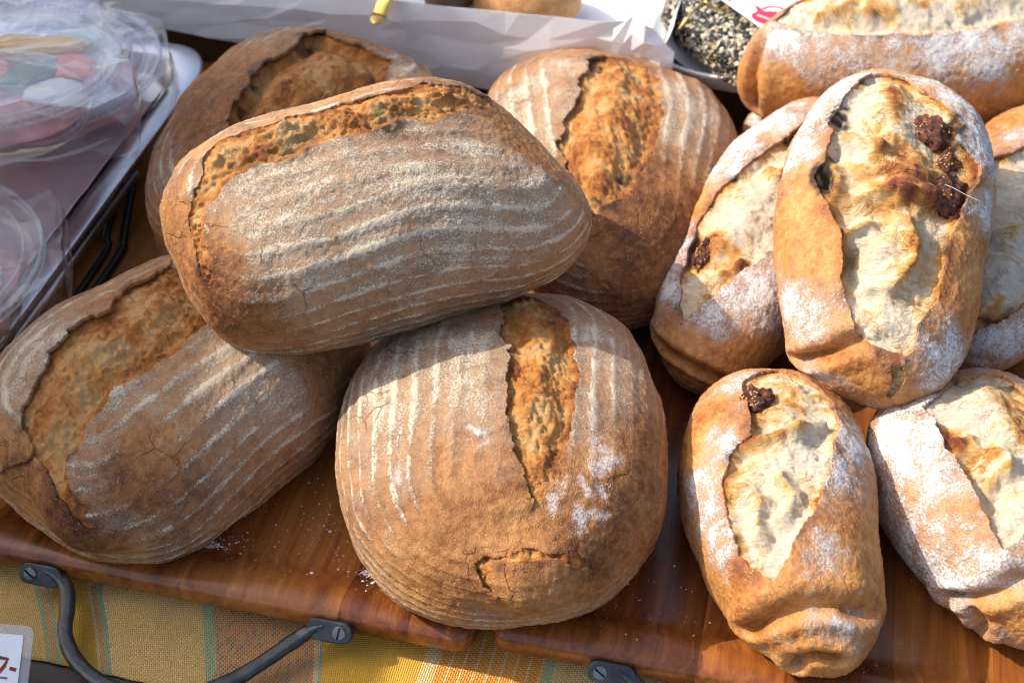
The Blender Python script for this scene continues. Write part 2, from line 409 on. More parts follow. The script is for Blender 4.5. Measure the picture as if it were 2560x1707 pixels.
# ================================================================= materials
class Mat:
    """small helper round a node tree"""
    def __init__(self, name):
        self.m = bpy.data.materials.new(name); self.m.use_nodes = True
        self.t = self.m.node_tree; self.t.nodes.clear()
        self.out = self.t.nodes.new('ShaderNodeOutputMaterial')
        self.co = None
    def n(self, typ, **kw):
        x = self.t.nodes.new(typ)
        for k, v in kw.items(): setattr(x, k, v)
        return x
    def put(self, sock, v):
        if v is None: return
        if isinstance(v, bpy.types.NodeSocket): self.t.links.new(v, sock)
        elif isinstance(v, (tuple, list)) and len(v) == 3 and sock.type == 'RGBA': sock.default_value = (*v, 1)
        else: sock.default_value = v
    def coord(self, which='Object'):
        return self.n('ShaderNodeTexCoord').outputs[which]
    def attr(self, name, out='Fac'):
        return self.n('ShaderNodeAttribute', attribute_name=name).outputs[out]
    def math(self, op, a, b=None, c=None, clamp=False):
        x = self.n('ShaderNodeMath', operation=op, use_clamp=clamp)
        for i, v in enumerate((a, b, c)): self.put(x.inputs[i], v)
        return x.outputs[0]
    def vmath(self, op, a, b=None):
        x = self.n('ShaderNodeVectorMath', operation=op)
        self.put(x.inputs[0], a)
        if b is not None: self.put(x.inputs[1], b)
        return x.outputs[0]
    def noise(self, vec, scale, detail=3, rough=.55, dist=0.0, out='Fac'):
        x = self.n('ShaderNodeTexNoise')
        self.put(x.inputs['Vector'], vec); x.inputs['Scale'].default_value = scale
        x.inputs['Detail'].default_value = detail; x.inputs['Roughness'].default_value = rough
        x.inputs['Distortion'].default_value = dist
        return x.outputs[out]
    def voro(self, vec, scale, feature='F1', out='Distance', rnd=1.0):
        x = self.n('ShaderNodeTexVoronoi', feature=feature)
        self.put(x.inputs['Vector'], vec); x.inputs['Scale'].default_value = scale; x.inputs['Randomness'].default_value = rnd
        return x.outputs[out]
    def ramp(self, fac, stops, ease='LINEAR'):
        x = self.n('ShaderNodeValToRGB'); x.color_ramp.interpolation = ease
        e = x.color_ramp.elements
        while len(e) < len(stops): e.new(.5)
        for i, (p, c) in enumerate(stops):
            e[i].position = p; e[i].color = (*c, 1) if len(c) == 3 else c
        self.put(x.inputs[0], fac); return x.outputs[0]
    def step(self, lo, hi, v):
        x = self.n('ShaderNodeMapRange', interpolation_type='SMOOTHSTEP')
        self.put(x.inputs['Value'], v)
        x.inputs['From Min'].default_value = lo; x.inputs['From Max'].default_value = hi
        return x.outputs[0]
    def mix(self, fac, a, b, blend='MIX'):
        x = self.n('ShaderNodeMix', data_type='RGBA', blend_type=blend)
        self.put(x.inputs[0], fac); self.put(x.inputs[6], a); self.put(x.inputs[7], b)
        return x.outputs[2]
    def bump(self, h, strength=.5, dist=.001, normal=None):
        x = self.n('ShaderNodeBump'); x.inputs['Strength'].default_value = strength; x.inputs['Distance'].default_value = dist
        self.put(x.inputs['Height'], h); self.put(x.inputs['Normal'], normal)
        return x.outputs[0]
    def bsdf(self, **kw):
        b = self.n('ShaderNodeBsdfPrincipled')
        for k, v in kw.items():
            self.put(b.inputs[k.replace('_', ' ')], v)
        self.t.links.new(b.outputs[0], self.out.inputs[0]); return b
    def scale(self, vec, s):
        return self.vmath('MULTIPLY', vec, s)

def mat_rye_crust():
    M = Mat('rye_crust'); co = M.coord()
    n1 = M.noise(co, 26, 4); n2 = M.noise(co, 170, 6, .7); n3 = M.noise(co, 1000, 3, .6)
    bake = M.attr('bake')
    v = M.math('ADD', M.math('MULTIPLY', n2, .55), M.math('MULTIPLY', n1, .45))
    v = M.math('SUBTRACT', v, M.math('MULTIPLY', bake, .17))
    base = M.ramp(v, [(.15, (.085, .028, .012)), (.28, (.20, .074, .023)), (.39, (.36, .148, .046)), (.50, (.48, .225, .075)), (.64, (.60, .34, .14))])
    # tiny pale blisters
    bl = M.math('MULTIPLY', M.step(.34, .14, M.voro(co, 560)), M.step(.46, .60, M.noise(co, 240, 3)))
    base = M.mix(M.math('MULTIPLY', bl, .7), base, (.68, .39, .14))
    pore = M.step(.52, .70, M.noise(co, 640, 3, .6))
    base = M.mix(M.math('MULTIPLY', pore, .45), base, (.10, .034, .012))
    # basket rings of flour: streaks that run along the rings
    ring = M.attr('ring'); fl = M.attr('flour'); ra = M.attr('ringamt'); al = M.attr('along')
    cv = M.n('ShaderNodeCombineXYZ'); M.put(cv.inputs[0], M.math('MULTIPLY', ring, 2.1)); M.put(cv.inputs[1], M.math('MULTIPLY', al, 30.0)); M.put(cv.inputs[2], M.math('MULTIPLY', n1, 2.0))
    streak = M.math('SUBTRACT', M.noise(cv.outputs[0], 1.0, 5, .62), .5)
    ph = M.math('ADD', ring, M.math('MULTIPLY', streak, .45))
    c = M.math('COSINE', M.math('MULTIPLY', ph, 6.2832))
    st = M.math('POWER', M.math('MULTIPLY_ADD', c, .5, .5), 5.0)
    fine = M.math('SUBTRACT', M.noise(co, 850, 4, .74), .5)
    mid = M.math('SUBTRACT', M.noise(co, 95, 4, .62), .5)
    lk = M.math('MULTIPLY', st, M.math('MULTIPLY', ra, M.math('MULTIPLY_ADD', mid, 2.6, .62)))
    a = M.math('ADD', M.math('MULTIPLY', lk, .56), M.math('MULTIPLY', fl, .66))
    a = M.math('ADD', a, M.math('MULTIPLY', streak, M.math('MULTIPLY_ADD', fl, .9, .35)))
    a = M.math('ADD', a, M.math('MULTIPLY', fine, 2.1))
    a = M.math('ADD', a, M.math('MULTIPLY', mid, .55))
    ff = M.step(.30, .92, a)
    film = M.math('MULTIPLY', M.step(.15, 1.1, M.math('ADD', fl, M.math('MULTIPLY', streak, .6))), .34)
    ff = M.math('MAXIMUM', ff, film)
    flc = M.ramp(M.math('ADD', fine, .5), [(.35, (.64, .51, .35)), (.62, (.80, .70, .54))])
    col = M.mix(M.math('MULTIPLY', ff, .84), base, flc)
    # stray white dusting
    wh = M.attr('white')
    wf = M.step(.25, 1.25, M.math('ADD', M.math('MULTIPLY', wh, .85), M.math('MULTIPLY', M.math('SUBTRACT', M.noise(co, 600, 6, .8), .5), 2.4)))
    wf = M.math('MULTIPLY', wf, M.step(.05, .3, wh))
    col = M.mix(M.math('MULTIPLY', wf, .85), col, (.82, .80, .78))
    dv = M.vmath('ADD', co, M.scale(M.noise(co, 60, 3, .6, 0, 'Color'), (.012, .012, .012)))
    ck = M.math('MULTIPLY', M.step(.030, .0, M.voro(dv, 42, 'DISTANCE_TO_EDGE')), M.step(.56, .66, M.noise(co, 21, 3)))
    col = M.mix(M.math('MULTIPLY', ck, .55), col, (.16, .055, .018))
    ch = M.attr('char')
    col = M.mix(M.math('MULTIPLY', ch, .9), col, (.030, .010, .005))
    h = M.math('ADD', M.math('MULTIPLY', n2, .08), M.math('MULTIPLY', n3, .50))
    h = M.math('ADD', h, M.math('MULTIPLY', ff, .45)); h = M.math('ADD', h, M.math('MULTIPLY', st, .20)); h = M.math('SUBTRACT', h, M.math('MULTIPLY', ck, .5)); h = M.math('ADD', h, M.math('MULTIPLY', bl, .30))
    nrm = M.bump(h, .75, .0022)
    M.bsdf(Base_Color=col, Roughness=M.math('ADD', M.math('MULTIPLY_ADD', ff, .30, .40), M.math('MULTIPLY', n1, .40)), Normal=nrm, Specular_IOR_Level=.25)
    return M.m

def mat_rye_crumb():
    M = Mat('rye_crumb'); co = M.coord()
    toast = M.attr('toast'); ch = M.attr('char')
    n1 = M.noise(co, 70, 5, .65); n2 = M.noise(M.scale(co, (1, .40, 1)), 380, 6, .75, 1.0); n3 = M.noise(co, 1300, 3)
    v = M.math('ADD', M.math('MULTIPLY', n1, .5), M.math('MULTIPLY', n2, .5))
    v = M.math('ADD', v, M.math('MULTIPLY', M.math('SUBTRACT', toast, .40), .50))
    col = M.ramp(v, [(.24, (.74, .46, .20)), (.36, (.74, .40, .135)), (.44, (.70, .32, .080)), (.53, (.60, .23, .045)), (.63, (.44, .14, .026)), (.80, (.22, .060, .015))])
    col = M.mix(M.math('MULTIPLY', ch, .92), col, (.05, .014, .006))
    h = M.math('ADD', M.math('MULTIPLY', n2, .7), M.math('MULTIPLY', n3, .25)); h = M.math('ADD', h, M.math('MULTIPLY', n1, .4))
    M.bsdf(Base_Color=col, Roughness=.62, Normal=M.bump(h, 1.0, .0045), Specular_IOR_Level=.4, Subsurface_Weight=.08, Subsurface_Radius=(.006, .003, .0015), Subsurface_Scale=.5)
    return M.m

def mat_fig_crust():
    M = Mat('wheat_crust'); co = M.coord()
    n1 = M.noise(co, 28, 4); n2 = M.noise(co, 150, 6, .68)
    bake = M.attr('bake')
    v = M.math('ADD', M.math('MULTIPLY', n2, .55), M.math('MULTIPLY', n1, .45))
    v = M.math('SUBTRACT', v, M.math('MULTIPLY', bake, .14))
    base = M.ramp(v, [(.20, (.18, .055, .015)), (.34, (.38, .140, .034)), (.45, (.53, .235, .062)), (.57, (.62, .34, .12)), (.72, (.68, .46, .22))])
    bl = M.math('MULTIPLY', M.step(.34, .12, M.voro(co, 430)), M.step(.48, .60, M.noise(co, 200, 3)))
    base = M.mix(M.math('MULTIPLY', bl, .6), base, (.78, .50, .21))
    pore = M.step(.52, .70, M.noise(co, 620, 3, .6))
    base = M.mix(M.math('MULTIPLY', pore, .40), base, (.22, .075, .02))
    fl = M.attr('flour')
    p1 = M.math('SUBTRACT', M.noise(co, 75, 6, .74, .4), .5); p2 = M.math('SUBTRACT', M.noise(co, 620, 4, .7), .5)
    a = M.math('ADD', M.math('MULTIPLY', fl, .80), M.math('MULTIPLY', p1, 1.6)); a = M.math('ADD', a, M.math('MULTIPLY', p2, 2.1))
    ff = M.step(.30, .92, a)
    ff = M.math('MAXIMUM', ff, M.math('MULTIPLY', M.step(0.05, 1.2, fl), .24))
    col = M.mix(M.math('MULTIPLY', ff, .93), base, (.66, .64, .615))
    ch = M.attr('char')
    col = M.mix(M.math('MULTIPLY', ch, .95), col, (.02, .010, .006))
    h = M.math('ADD', M.math('MULTIPLY', n2, .16), M.math('MULTIPLY', ff, .40)); h = M.math('ADD', h, M.math('MULTIPLY', bl, .25)); h = M.math('ADD', h, M.math('MULTIPLY', p2, .45))
    M.bsdf(Base_Color=col, Roughness=M.math('MULTIPLY_ADD', ff, .38, .50), Normal=M.bump(h, .75, .0022), Specular_IOR_Level=.3)
    return M.m

def mat_fig_crumb():
    M = Mat('wheat_crumb'); co = M.coord()
    toast = M.attr('toast'); ch = M.attr('char')
    st = M.scale(co, (1, .30, .6))
    n1 = M.noise(co, 40, 5, .65, .8); n2 = M.noise(st, 430, 6, .75, 1.2); n3 = M.noise(co, 150, 6, .72, .6)
    v = M.math('ADD', M.math('MULTIPLY', n1, .55), M.math('MULTIPLY', n2, .20)); v = M.math('ADD', v, M.math('MULTIPLY', n3, .25))
    v = M.math('ADD', v, M.math('MULTIPLY', M.math('SUBTRACT', toast, .24), .62))
    # thin golden filaments where the dough stretched and dried
    fil = M.step(.045, .0, M.math('ABSOLUTE', M.math('SUBTRACT', M.noise(M.scale(co, (1, .55, .8)), 62, 5, .62, 1.5), .5)))
    fil = M.math('MULTIPLY', fil, M.step(.40, .60, M.noise(co, 55, 3)))
    v = M.math('ADD', v, M.math('MULTIPLY', fil, .13))
    col = M.ramp(v, [(.26, (.68, .585, .45)), (.44, (.73, .61, .44)), (.53, (.72, .52, .29)), (.61, (.67, .38, .13)), (.70, (.58, .27, .06)), (.84, (.36, .11, .022)), (.95, (.18, .04, .012))])
    col = M.mix(M.math('MULTIPLY', ch, .95), col, (.02, .010, .006))
    h = M.math('ADD', M.math('MULTIPLY', n2, .75), M.math('MULTIPLY', n3, .35)); h = M.math('ADD', h, M.math('MULTIPLY', fil, .25))
    M.bsdf(Base_Color=col, Roughness=M.math('MULTIPLY_ADD', n2, .5, .30), Normal=M.bump(h, .95, .0032), Specular_IOR_Level=.45, Subsurface_Weight=.10, Subsurface_Radius=(.006, .004, .002), Subsurface_Scale=.4)
    return M.m

def mat_fig():
    M = Mat('dried_fig'); co = M.coord()
    n = M.noise(co, 180, 4, .65)
    col = M.ramp(n, [(.3, (.03, .009, .006)), (.48, (.11, .026, .012)), (.62, (.27, .08, .024)), (.78, (.42, .16, .04))])
    M.bsdf(Base_Color=col, Roughness=.42, Normal=M.bump(M.noise(M.scale(co, (1, .4, 1)), 330, 5, .65, 1.0), 1.0, .005), Specular_IOR_Level=.45, Coat_Weight=.2, Coat_Roughness=.25)
    return M.m

def mat_seed():
    M = Mat('fig_seed'); co = M.coord()
    M.bsdf(Base_Color=M.ramp(M.noise(co, 300, 2), [(.35, (.40, .15, .03)), (.65, (.66, .34, .08))]), Roughness=.35)
    return M.m

def mat_wood(name, tint=1.0, along='Y'):
    M = Mat(name); co = M.coord()
    info = M.n('ShaderNodeObjectInfo').outputs['Random']
    off = M.n('ShaderNodeCombineXYZ'); M.put(off.inputs[0], M.math('MULTIPLY', info, 7.0)); M.put(off.inputs[2], M.math('MULTIPLY', info, 3.0))
    p = M.vmath('ADD', co, off.outputs[0])
    g = M.noise(M.scale(p, (1, .06, 1)), 90, 5, .62, .8); fib = M.noise(M.scale(p, (1, .03, 1)), 700, 3, .6); big = M.noise(M.scale(p, (1, .2, 1)), 12, 3)
    v = M.math('ADD', M.math('MULTIPLY', g, .55), M.math('MULTIPLY', big, .3)); v = M.math('ADD', v, M.math('MULTIPLY', fib, .15))
    v = M.math('ADD', v, M.math('MULTIPLY', M.math('SUBTRACT', info, .5), .30))
    col = M.ramp(v, [(.24, (.07, .017, .005)), (.40, (.20, .056, .012)), (.53, (.35, .115, .023)), (.67, (.50, .205, .050)), (.8, (.60, .31, .10))])
    h = M.math('ADD', M.math('MULTIPLY', fib, .6), M.math('MULTIPLY', g, .3))
    scr = M.math('MULTIPLY', M.step(.66, .74, M.noise(M.scale(co, (1, .025, 1)), 1500, 2)), M.step(.5, .65, M.noise(co, 18, 3)))
    col = M.mix(M.math('MULTIPLY', scr, .30), col, (.62, .40, .20))
    M.bsdf(Base_Color=col, Roughness=M.math('MULTIPLY_ADD', M.noise(co, 40, 3), .22, .16), Normal=M.bump(h, .16, .0008), Specular_IOR_Level=.5)
    return M.m


# ================================================================= object helpers
def tag(o, label=None, cat=None, group=None, kind=None):
    if label: o['label'] = label
    if cat: o['category'] = cat
    if group: o['group'] = group
    if kind: o['kind'] = kind
    return o

def empty(name, loc=(0,0,0), rot=None):
    o = bpy.data.objects.new(name, None); COL.objects.link(o); o.location = loc
    if rot is not None: o.rotation_euler = rot
    o.empty_display_size = .02
    return o

def mesh_obj(name, verts, faces, mat, parent=None, smooth=True, attrs=None):
    me = bpy.data.meshes.new(name)
    if isinstance(verts, np.ndarray) and isinstance(faces, np.ndarray):
        k = faces.shape[1]
        me.vertices.add(len(verts)); me.vertices.foreach_set('co', verts.astype(np.float32).ravel())
        me.loops.add(faces.size); me.loops.foreach_set('vertex_index', faces.astype(np.int32).ravel())
        me.polygons.add(len(faces)); me.polygons.foreach_set('loop_start', np.arange(0, faces.size, k, dtype=np.int32))
        me.update(calc_edges=True)
    else:
        me.from_pydata([tuple(v) for v in verts], [], [tuple(f) for f in faces])
    if attrs:
        for k, v in attrs.items():
            a = me.attributes.new(k, 'FLOAT', 'POINT'); a.data.foreach_set('value', np.asarray(v, np.float32))
    me.polygons.foreach_set('use_smooth', np.full(len(me.polygons), smooth))
    me.validate(); me.update()
    me.materials.append(mat)
    o = bpy.data.objects.new(name, me); COL.objects.link(o)
    if parent is not None: o.parent = parent
    return o

def seg_dist(X, Y, pts, closed):
    """distance to a polyline, vector to the nearest point, inside flag"""
    best = np.full(X.shape, 1e9); vx = np.zeros_like(X); vy = np.zeros_like(X); inside = np.zeros(X.shape, bool)
    n = len(pts)
    for i in range(n if closed else n-1):
        x0, y0 = pts[i]; x1, y1 = pts[(i+1) % n]
        ex, ey = x1-x0, y1-y0; L = ex*ex+ey*ey+1e-12
        t = np.clip(((X-x0)*ex+(Y-y0)*ey)/L, 0, 1)
        dx, dy = x0+t*ex-X, y0+t*ey-Y
        d = dx*dx+dy*dy; m = d < best
        best = np.where(m, d, best); vx = np.where(m, dx, vx); vy = np.where(m, dy, vy)
        if closed:
            c = (y0 > Y) != (y1 > Y)
            with np.errstate(divide='ignore', invalid='ignore'):
                xi = (x1-x0)*(Y-y0)/(y1-y0) + x0
            inside ^= c & (X < xi)
    return np.sqrt(best), vx, vy, inside

def blobs(X, Y, pts, r, p=None, amp=.35, P=None, seed=0):
    """soft union of round patches with ragged rims"""
    m = np.zeros_like(X)
    for k, (x, y) in enumerate(pts):
        rk = r*(.7+.6*((k*37) % 11)/10)
        m = np.maximum(m, np.exp(-((X-x)**2*(.6+.8*((k*53) % 7)/6)+(Y-y)**2)/(rk*rk)))
    return m

def build_loaf(key, name, label, cat, group, kind, res, opt):
    SH = SHAPES[key]; F = FEATS[key]
    nu, nv = res
    th, az = chart_grid(nu, nv)
    G = loaf_base(SH, th, az)
    X, Y = chart_xy(SH, th, az)
    N = np.cross(np.gradient(G, axis=0), np.gradient(G, axis=1))
    N /= np.linalg.norm(N, axis=-1, keepdims=True)+1e-12
    if (N*G).sum() < 0: N = -N
    P = G.reshape(-1, 3); N = N.reshape(-1, 3); X = X.ravel(); Y = Y.ravel(); th1 = th.ravel()
    seed = opt.get('seed', 1)
    Q = P + seed*1.37
    rye = kind == 'rye'
    lo = fbm(Q, 9, 3, .5, seed); md = fbm(Q, 45, 4, .55, seed+5); hi = fbm(Q, 260, 3, .6, seed+9)
    # signed distance to the torn openings (negative inside)
    s = np.full(X.shape, 1.0); gx = np.zeros_like(X); gy = np.zeros_like(X)
    for poly in F.get('open', []):
        d, vx, vy, ins = seg_dist(X, Y, poly, True)
        sd = np.where(ins, -d, d); m = sd < s
        sgn = np.where(ins, -1, 1)
        gx = np.where(m, vx*sgn, gx); gy = np.where(m, vy*sgn, gy); s = np.where(m, sd, s)
    if F.get('open'):
        s = s + (.0009*noise3(Q, 160, seed+2) + .0022*noise3(Q, 55, seed+3) + .0007*noise3(Q, 380, seed+4))*opt.get('ragged', 1.0)
    inside = s < 0
    gl = np.sqrt(gx*gx+gy*gy)+1e-9; gx, gy = gx/gl, gy/gl      # points towards the opening's rim / inwards
    # ---- relief
    d = opt.get('lump', .0035)*lo + .00028*md
    core = opt.get('core', .62)*max(SH['a']-.55*SH['b'], .0)
    ring_r = np.sqrt((np.clip(np.abs(X)-core, 0, None)*.95)**2 + Y**2)/SH['b']
    ring = ring_r*SH['b']/opt.get('ringgap', .0125) + opt.get('ringoff', 0.0) + .12*lo
    Xo, Yo = X, Y
    X = X + .006*noise3(Q, 55, seed+60) + .003*noise3(Q, 140, seed+61); Y = Y + .006*noise3(Q, 55, seed+62) + .003*noise3(Q, 140, seed+63)
    heavy = blobs(X, Y, F.get('heavy', []), opt.get('heavy_r', .022))
    bare = blobs(X, Y, F.get('bare', []), opt.get('bare_r', .020))
    white = blobs(X, Y, F.get('white', []), opt.get('white_r', .0055 if rye else .016))
    dark = blobs(X, Y, F.get('dark', []), .028)
    char = blobs(X, Y, F.get('char', []), opt.get('char_r', .0045))
    spots = blobs(X, Y, F.get('spots', []), opt.get('spot_r', .0085))
    X, Y = Xo, Yo
    if rye:
        flour = np.clip(opt.get('flour', .35) + .62*heavy - .75*bare + .10*md, 0, 1.2)
        d = d + (.00030*np.cos(2*np.pi*ring))*np.clip(1-bare, 0, 1) + .0003*hi
        ringamt = np.clip(1 - .85*bare, 0, 1)*sstep(.12, .35, ring_r)
    else:
        flour = np.clip(opt.get('flour', .25) + .75*white - .55*bare + .10*md, 0, 1.2)
        d = d + .0004*hi
    lipw = opt.get('lipw', .010); depth = opt.get('depth', .007)
    ear = opt.get('ear', (0, 0)); bias = np.clip(.45 + .55*(-(gx*ear[0]+gy*ear[1])), 0, 1) if ear != (0, 0) else .6
    out = np.clip(s, 0, None); inn = np.clip(-s, 0, None)
    lip = opt.get('lip', .004)*bias*np.exp(-(out/lipw)**1.3)*(1+.5*noise3(Q, 70, seed+6))
    # crumb
    rid = 1-np.abs(fbm(Q, 75, 3, .6, seed+20)); pits = .9*np.clip(noise3(Q*np.array([.7, 1.2, 1]), 80, seed+21)-.42, 0, 1) + .5*np.clip(noise3(Q, 200, seed+22)-.32, 0, 1)
    if rye:
        c = -depth*sstep(0, .006, inn) + opt.get('bulge', .010)*sstep(.003, .024, inn)
        rough = .0021*fbm(Q*np.array([.55, 1.4, 1]), 60, 4, .62, seed+24) + .0015*fbm(Q*np.array([.8, 1.3, 1]), 230, 3, .7, seed+26) + .0014*(rid-.75) - .0045*pits*sstep(.002, .008, inn)
        c = c + .75*rough*sstep(0, .003, inn)*opt.get('crumb_rough', 1.0)
        toast = np.clip(.5 + opt.get('toast', 0.0) + np.clip(rough, -.002, 1)*90 + .30*fbm(Q, 40, 3, .6, seed+25), 0, 1)
        toast = np.clip(toast + .30*np.exp(-(inn/.003)**2) - .08, 0, 1)
    else:
        big = fbm(Q, 22, 2, .5, seed+30)
        c = -depth*sstep(0, .005, inn) + opt.get('bulge', .010)*sstep(.003, .030, inn) + .0030*big*sstep(.003, .02, inn)
        rough = .0011*fbm(Q*np.array([1, .45, 1]), 110, 4, .65, seed+24) - .004*np.clip(noise3(Q, 70, seed+36)-.38, 0, 1)
        c = c + rough*sstep(0, .003, inn)
        toast = np.clip(.13 + .22*big + rough*90, 0, .5) + .42*np.exp(-(inn/.0030)**2)*(.7+.8*noise3(Q, 60, seed+35))
        for rp in F.get('ridges', []):
            dd, _, _, _ = seg_dist(X, Y, rp, False)
            dd = dd + .0012*noise3(Q, 120, seed+31)
            c = c + (.0048*np.exp(-(dd/.0028)**2) - .0035*np.exp(-((dd-.007)/.005)**2))*sstep(0, .004, inn)
            toast = toast + .26*np.exp(-(dd/.0022)**2)
        for x, y in F.get('dents', []):
            r2 = np.sqrt((X-x)**2+(Y-y)**2)
            c = c - .012*np.exp(-(r2/.008)**2)
        toast = toast + .42*blobs(X, Y, F.get('figs', []), .017)*(1+.6*noise3(Q, 90, seed+37))
        for x, y in F.get('figs', []): c = c - .0035*np.exp(-((X-x)**2+(Y-y)**2)/.013**2)
        toast = np.clip(toast + spots*(.50+.25*noise3(Q, 140, seed+33)), 0, 1.2)
    # knobs, grooves, holes on the crust
    for x, y in F.get('knob', []):
        kr = opt.get('knob_r', .024)
        r2 = np.sqrt((X-x)**2+((Y-y))**2)
        d = d + opt.get('knob_h', .010)*np.exp(-(r2/kr)**4)
    for gp in F.get('grooves', []):
        dd, vx, vy, _ = seg_dist(X, Y, gp, False)
        dd = dd + .001*noise3(Q, 80, seed+40)
        far = np.hypot(X-gp[len(gp)//2][0], Y-gp[len(gp)//2][1])
        d = d - opt.get('groove', .0075)*np.exp(-(dd/.0042)**2) + .0028*np.exp(-((dd-.010)/.006)**2)
        dark = np.maximum(dark, .5*np.exp(-(dd/.004)**2))
    for x, y in F.get('holes', []):
        r2 = np.hypot(X-x, (Y-y)*1.6)
        d = d - .004*np.exp(-(r2/.0028)**2)
    dcrumb = d + np.where(inside, c, 0) - .0005 - .0011*sstep(0, .004, out)
    PC = P + N*dcrumb[:, None]
    P2 = P + N*(d + lip)[:, None]
    # torn lips lean over the crumb
    T = np.stack([gx, gy, np.zeros_like(gx)], -1); T = T - N*(T*N).sum(1, keepdims=True)
    T /= np.linalg.norm(T, axis=1, keepdims=True)+1e-9
    ov = opt.get('over', .0035)*np.exp(-(out/.004)**2)*bias*(1+.4*noise3(Q, 90, seed+41))
    P2 = P2 + T*np.where(inside, opt.get('over', .0035)*bias, ov)[:, None]
    # flat underside
    zb = -SH['cb']; P2[:, 2] = np.maximum(P2[:, 2], zb); PC[:, 2] = np.maximum(PC[:, 2], zb+.001)
    bake = np.clip(opt.get('bake', .5) + .42*dark + .35*lo + .25*sstep(.3, 1.2, bare) + .30*sstep(1.7, 2.4, th1) + (.45 if rye else .95)*np.exp(-(out/.0042)**2)*(.6+noise3(Q, 50, seed+44)), 0, 1.6)
    edge = np.exp(-((s+.001)/.0028)**2)*np.clip(noise3(Q, 90, seed+50)*1.5-opt.get('edgechar', .55 if rye else .42), 0, 1)
    char = np.clip(char*(1.0+.9*noise3(Q, 230, seed+51))*1.25*np.exp(-(np.where(inside, np.clip(-s-.004, 0, 1)/.006, np.clip(s-.001, 0, 1)/(.005 if rye else .0018)))**2) + edge, 0, 1)
    idx = np.arange(nu*nv).reshape(nu, nv)
    quads = np.stack([idx[:-1,:-1], idx[1:,:-1], idx[1:,1:], idx[:-1,1:]], -1).reshape(-1, 4)
    v1 = P2[quads[:, 1]]-P2[quads[:, 0]]; v2 = P2[quads[:, 3]]-P2[quads[:, 0]]
    if (np.cross(v1, v2)*N[quads[:, 0]]).sum() < 0: quads = quads[:, ::-1]
    root = empty(name, (SH['x'], SH['y'], SH['z']), (math.radians(SH['roll']), math.radians(SH['pitch']), math.radians(SH['yaw'])))
    tag(root, label, cat, group)
    # the crust, cut cleanly along the torn rim (s = 0), with a thin broken edge turned down into the opening
    full = (~inside)[quads].all(1); mixed = (~full) & (~inside[quads].all(1))
    at = dict(flour=flour, ring=ring, along=X, ringamt=ringamt, bake=bake, char=char, white=white) if rye else dict(flour=flour, bake=bake, char=char)
    names = list(at); A = np.stack([at[k] for k in names], -1)
    tris = [quads[full][:, [0, 1, 2]], quads[full][:, [0, 2, 3]]]
    mt = np.concatenate([quads[mixed][:, [0, 1, 2]], quads[mixed][:, [0, 2, 3]]])
    newP = []; newA = []; cutmap = {}; skirt = []; extra = []
    def cut(i, j):
        key = (i, j) if i < j else (j, i)
        if key not in cutmap:
            i0, j0 = key; t = s[i0]/(s[i0]-s[j0]); t = min(max(t, 0.02), .98)
            cutmap[key] = nu*nv+len(newP)
            newP.append(P2[i0]*(1-t)+P2[j0]*t); newA.append(A[i0]*(1-t)+A[j0]*t)
        return cutmap[key]
    for tr in mt.tolist():
        kp = [not inside[q] for q in tr]
        n_ = sum(kp)
        if n_ == 3: extra.append(tr)
        elif n_ == 0: continue
        else:
            while not (kp[0] and (n_ == 1 or kp[1])):
                tr = tr[1:]+tr[:1]; kp = kp[1:]+kp[:1]
            if n_ == 1:
                p_, q_ = cut(tr[0], tr[1]), cut(tr[0], tr[2]); extra.append([tr[0], p_, q_]); skirt.append((p_, q_))
            else:
                p_, q_ = cut(tr[1], tr[2]), cut(tr[0], tr[2]); extra.append([tr[0], tr[1], p_]); extra.append([tr[0], p_, q_]); skirt.append((p_, q_))
    allP = [P2]; allA = [A]
    if newP:
        nP = np.array(newP); nA = np.array(newA); ctr = np.zeros(3)
        nrm = nP/np.linalg.norm(nP/np.array([SH['a'], SH['b'], SH['ct']])**1.0, axis=1, keepdims=True)
        src = np.array([k[0] for k in cutmap]); low = nP - N[src]*opt.get('rimdepth', .0026)
        lowA = nA.copy(); lowA[:, names.index('bake')] += .10; lowA[:, names.index('flour')] *= .25
        if rye: lowA[:, names.index('ringamt')] = 0
        allP += [nP, low]; allA += [nA, lowA]
        m_ = len(nP)
        for p_, q_ in skirt: extra += [[p_, p_+m_, q_+m_], [p_, q_+m_, q_]]
    AP = np.concatenate(allP); AA = np.concatenate(allA)
    tr_all = np.concatenate(tris + ([np.array(extra)] if extra else []))
    used = np.unique(tr_all); rem = np.full(len(AP), -1); rem[used] = np.arange(len(used))
    mesh_obj('crust', AP[used], rem[tr_all], MAT['rye_crust' if rye else 'fig_crust'], root, True, {k: AA[used, i] for i, k in enumerate(names)})
    if F.get('open'):
        fm = (s[quads] < .0045).any(1); f = quads[fm]; used = np.unique(f); rem = np.full(nu*nv, -1); rem[used] = np.arange(len(used))
        mesh_obj('crumb', PC[used], rem[f], MAT['rye_crumb' if rye else 'fig_crumb'], root, True, dict(toast=toast[used], char=char[used]*opt.get('crumbchar', 1.0)))
    # base cap
    ringi = np.concatenate([idx[:, 0], idx[-1, 1:], idx[-2::-1, -1], idx[0, -2:0:-1]])
    cap = P2[ringi]
    mesh_obj('underside', [tuple(c) for c in cap], [tuple(range(len(cap)))], MAT['rye_crust' if rye else 'fig_crust'], root, False, dict(flour=np.zeros(len(cap))+.3, ring=np.zeros(len(cap)), along=np.zeros(len(cap)), ringamt=np.zeros(len(cap)), bake=np.ones(len(cap)), char=np.zeros(len(cap)), white=np.zeros(len(cap))))
    root['_n'] = 0
    del root['_n']
    def surf(x, y):
        i = int(((X-x)**2+(Y-y)**2).argmin()); return Vector(PC[i] if s[i] < 0 else P2[i]), Vector(N[i])
    return root, surf

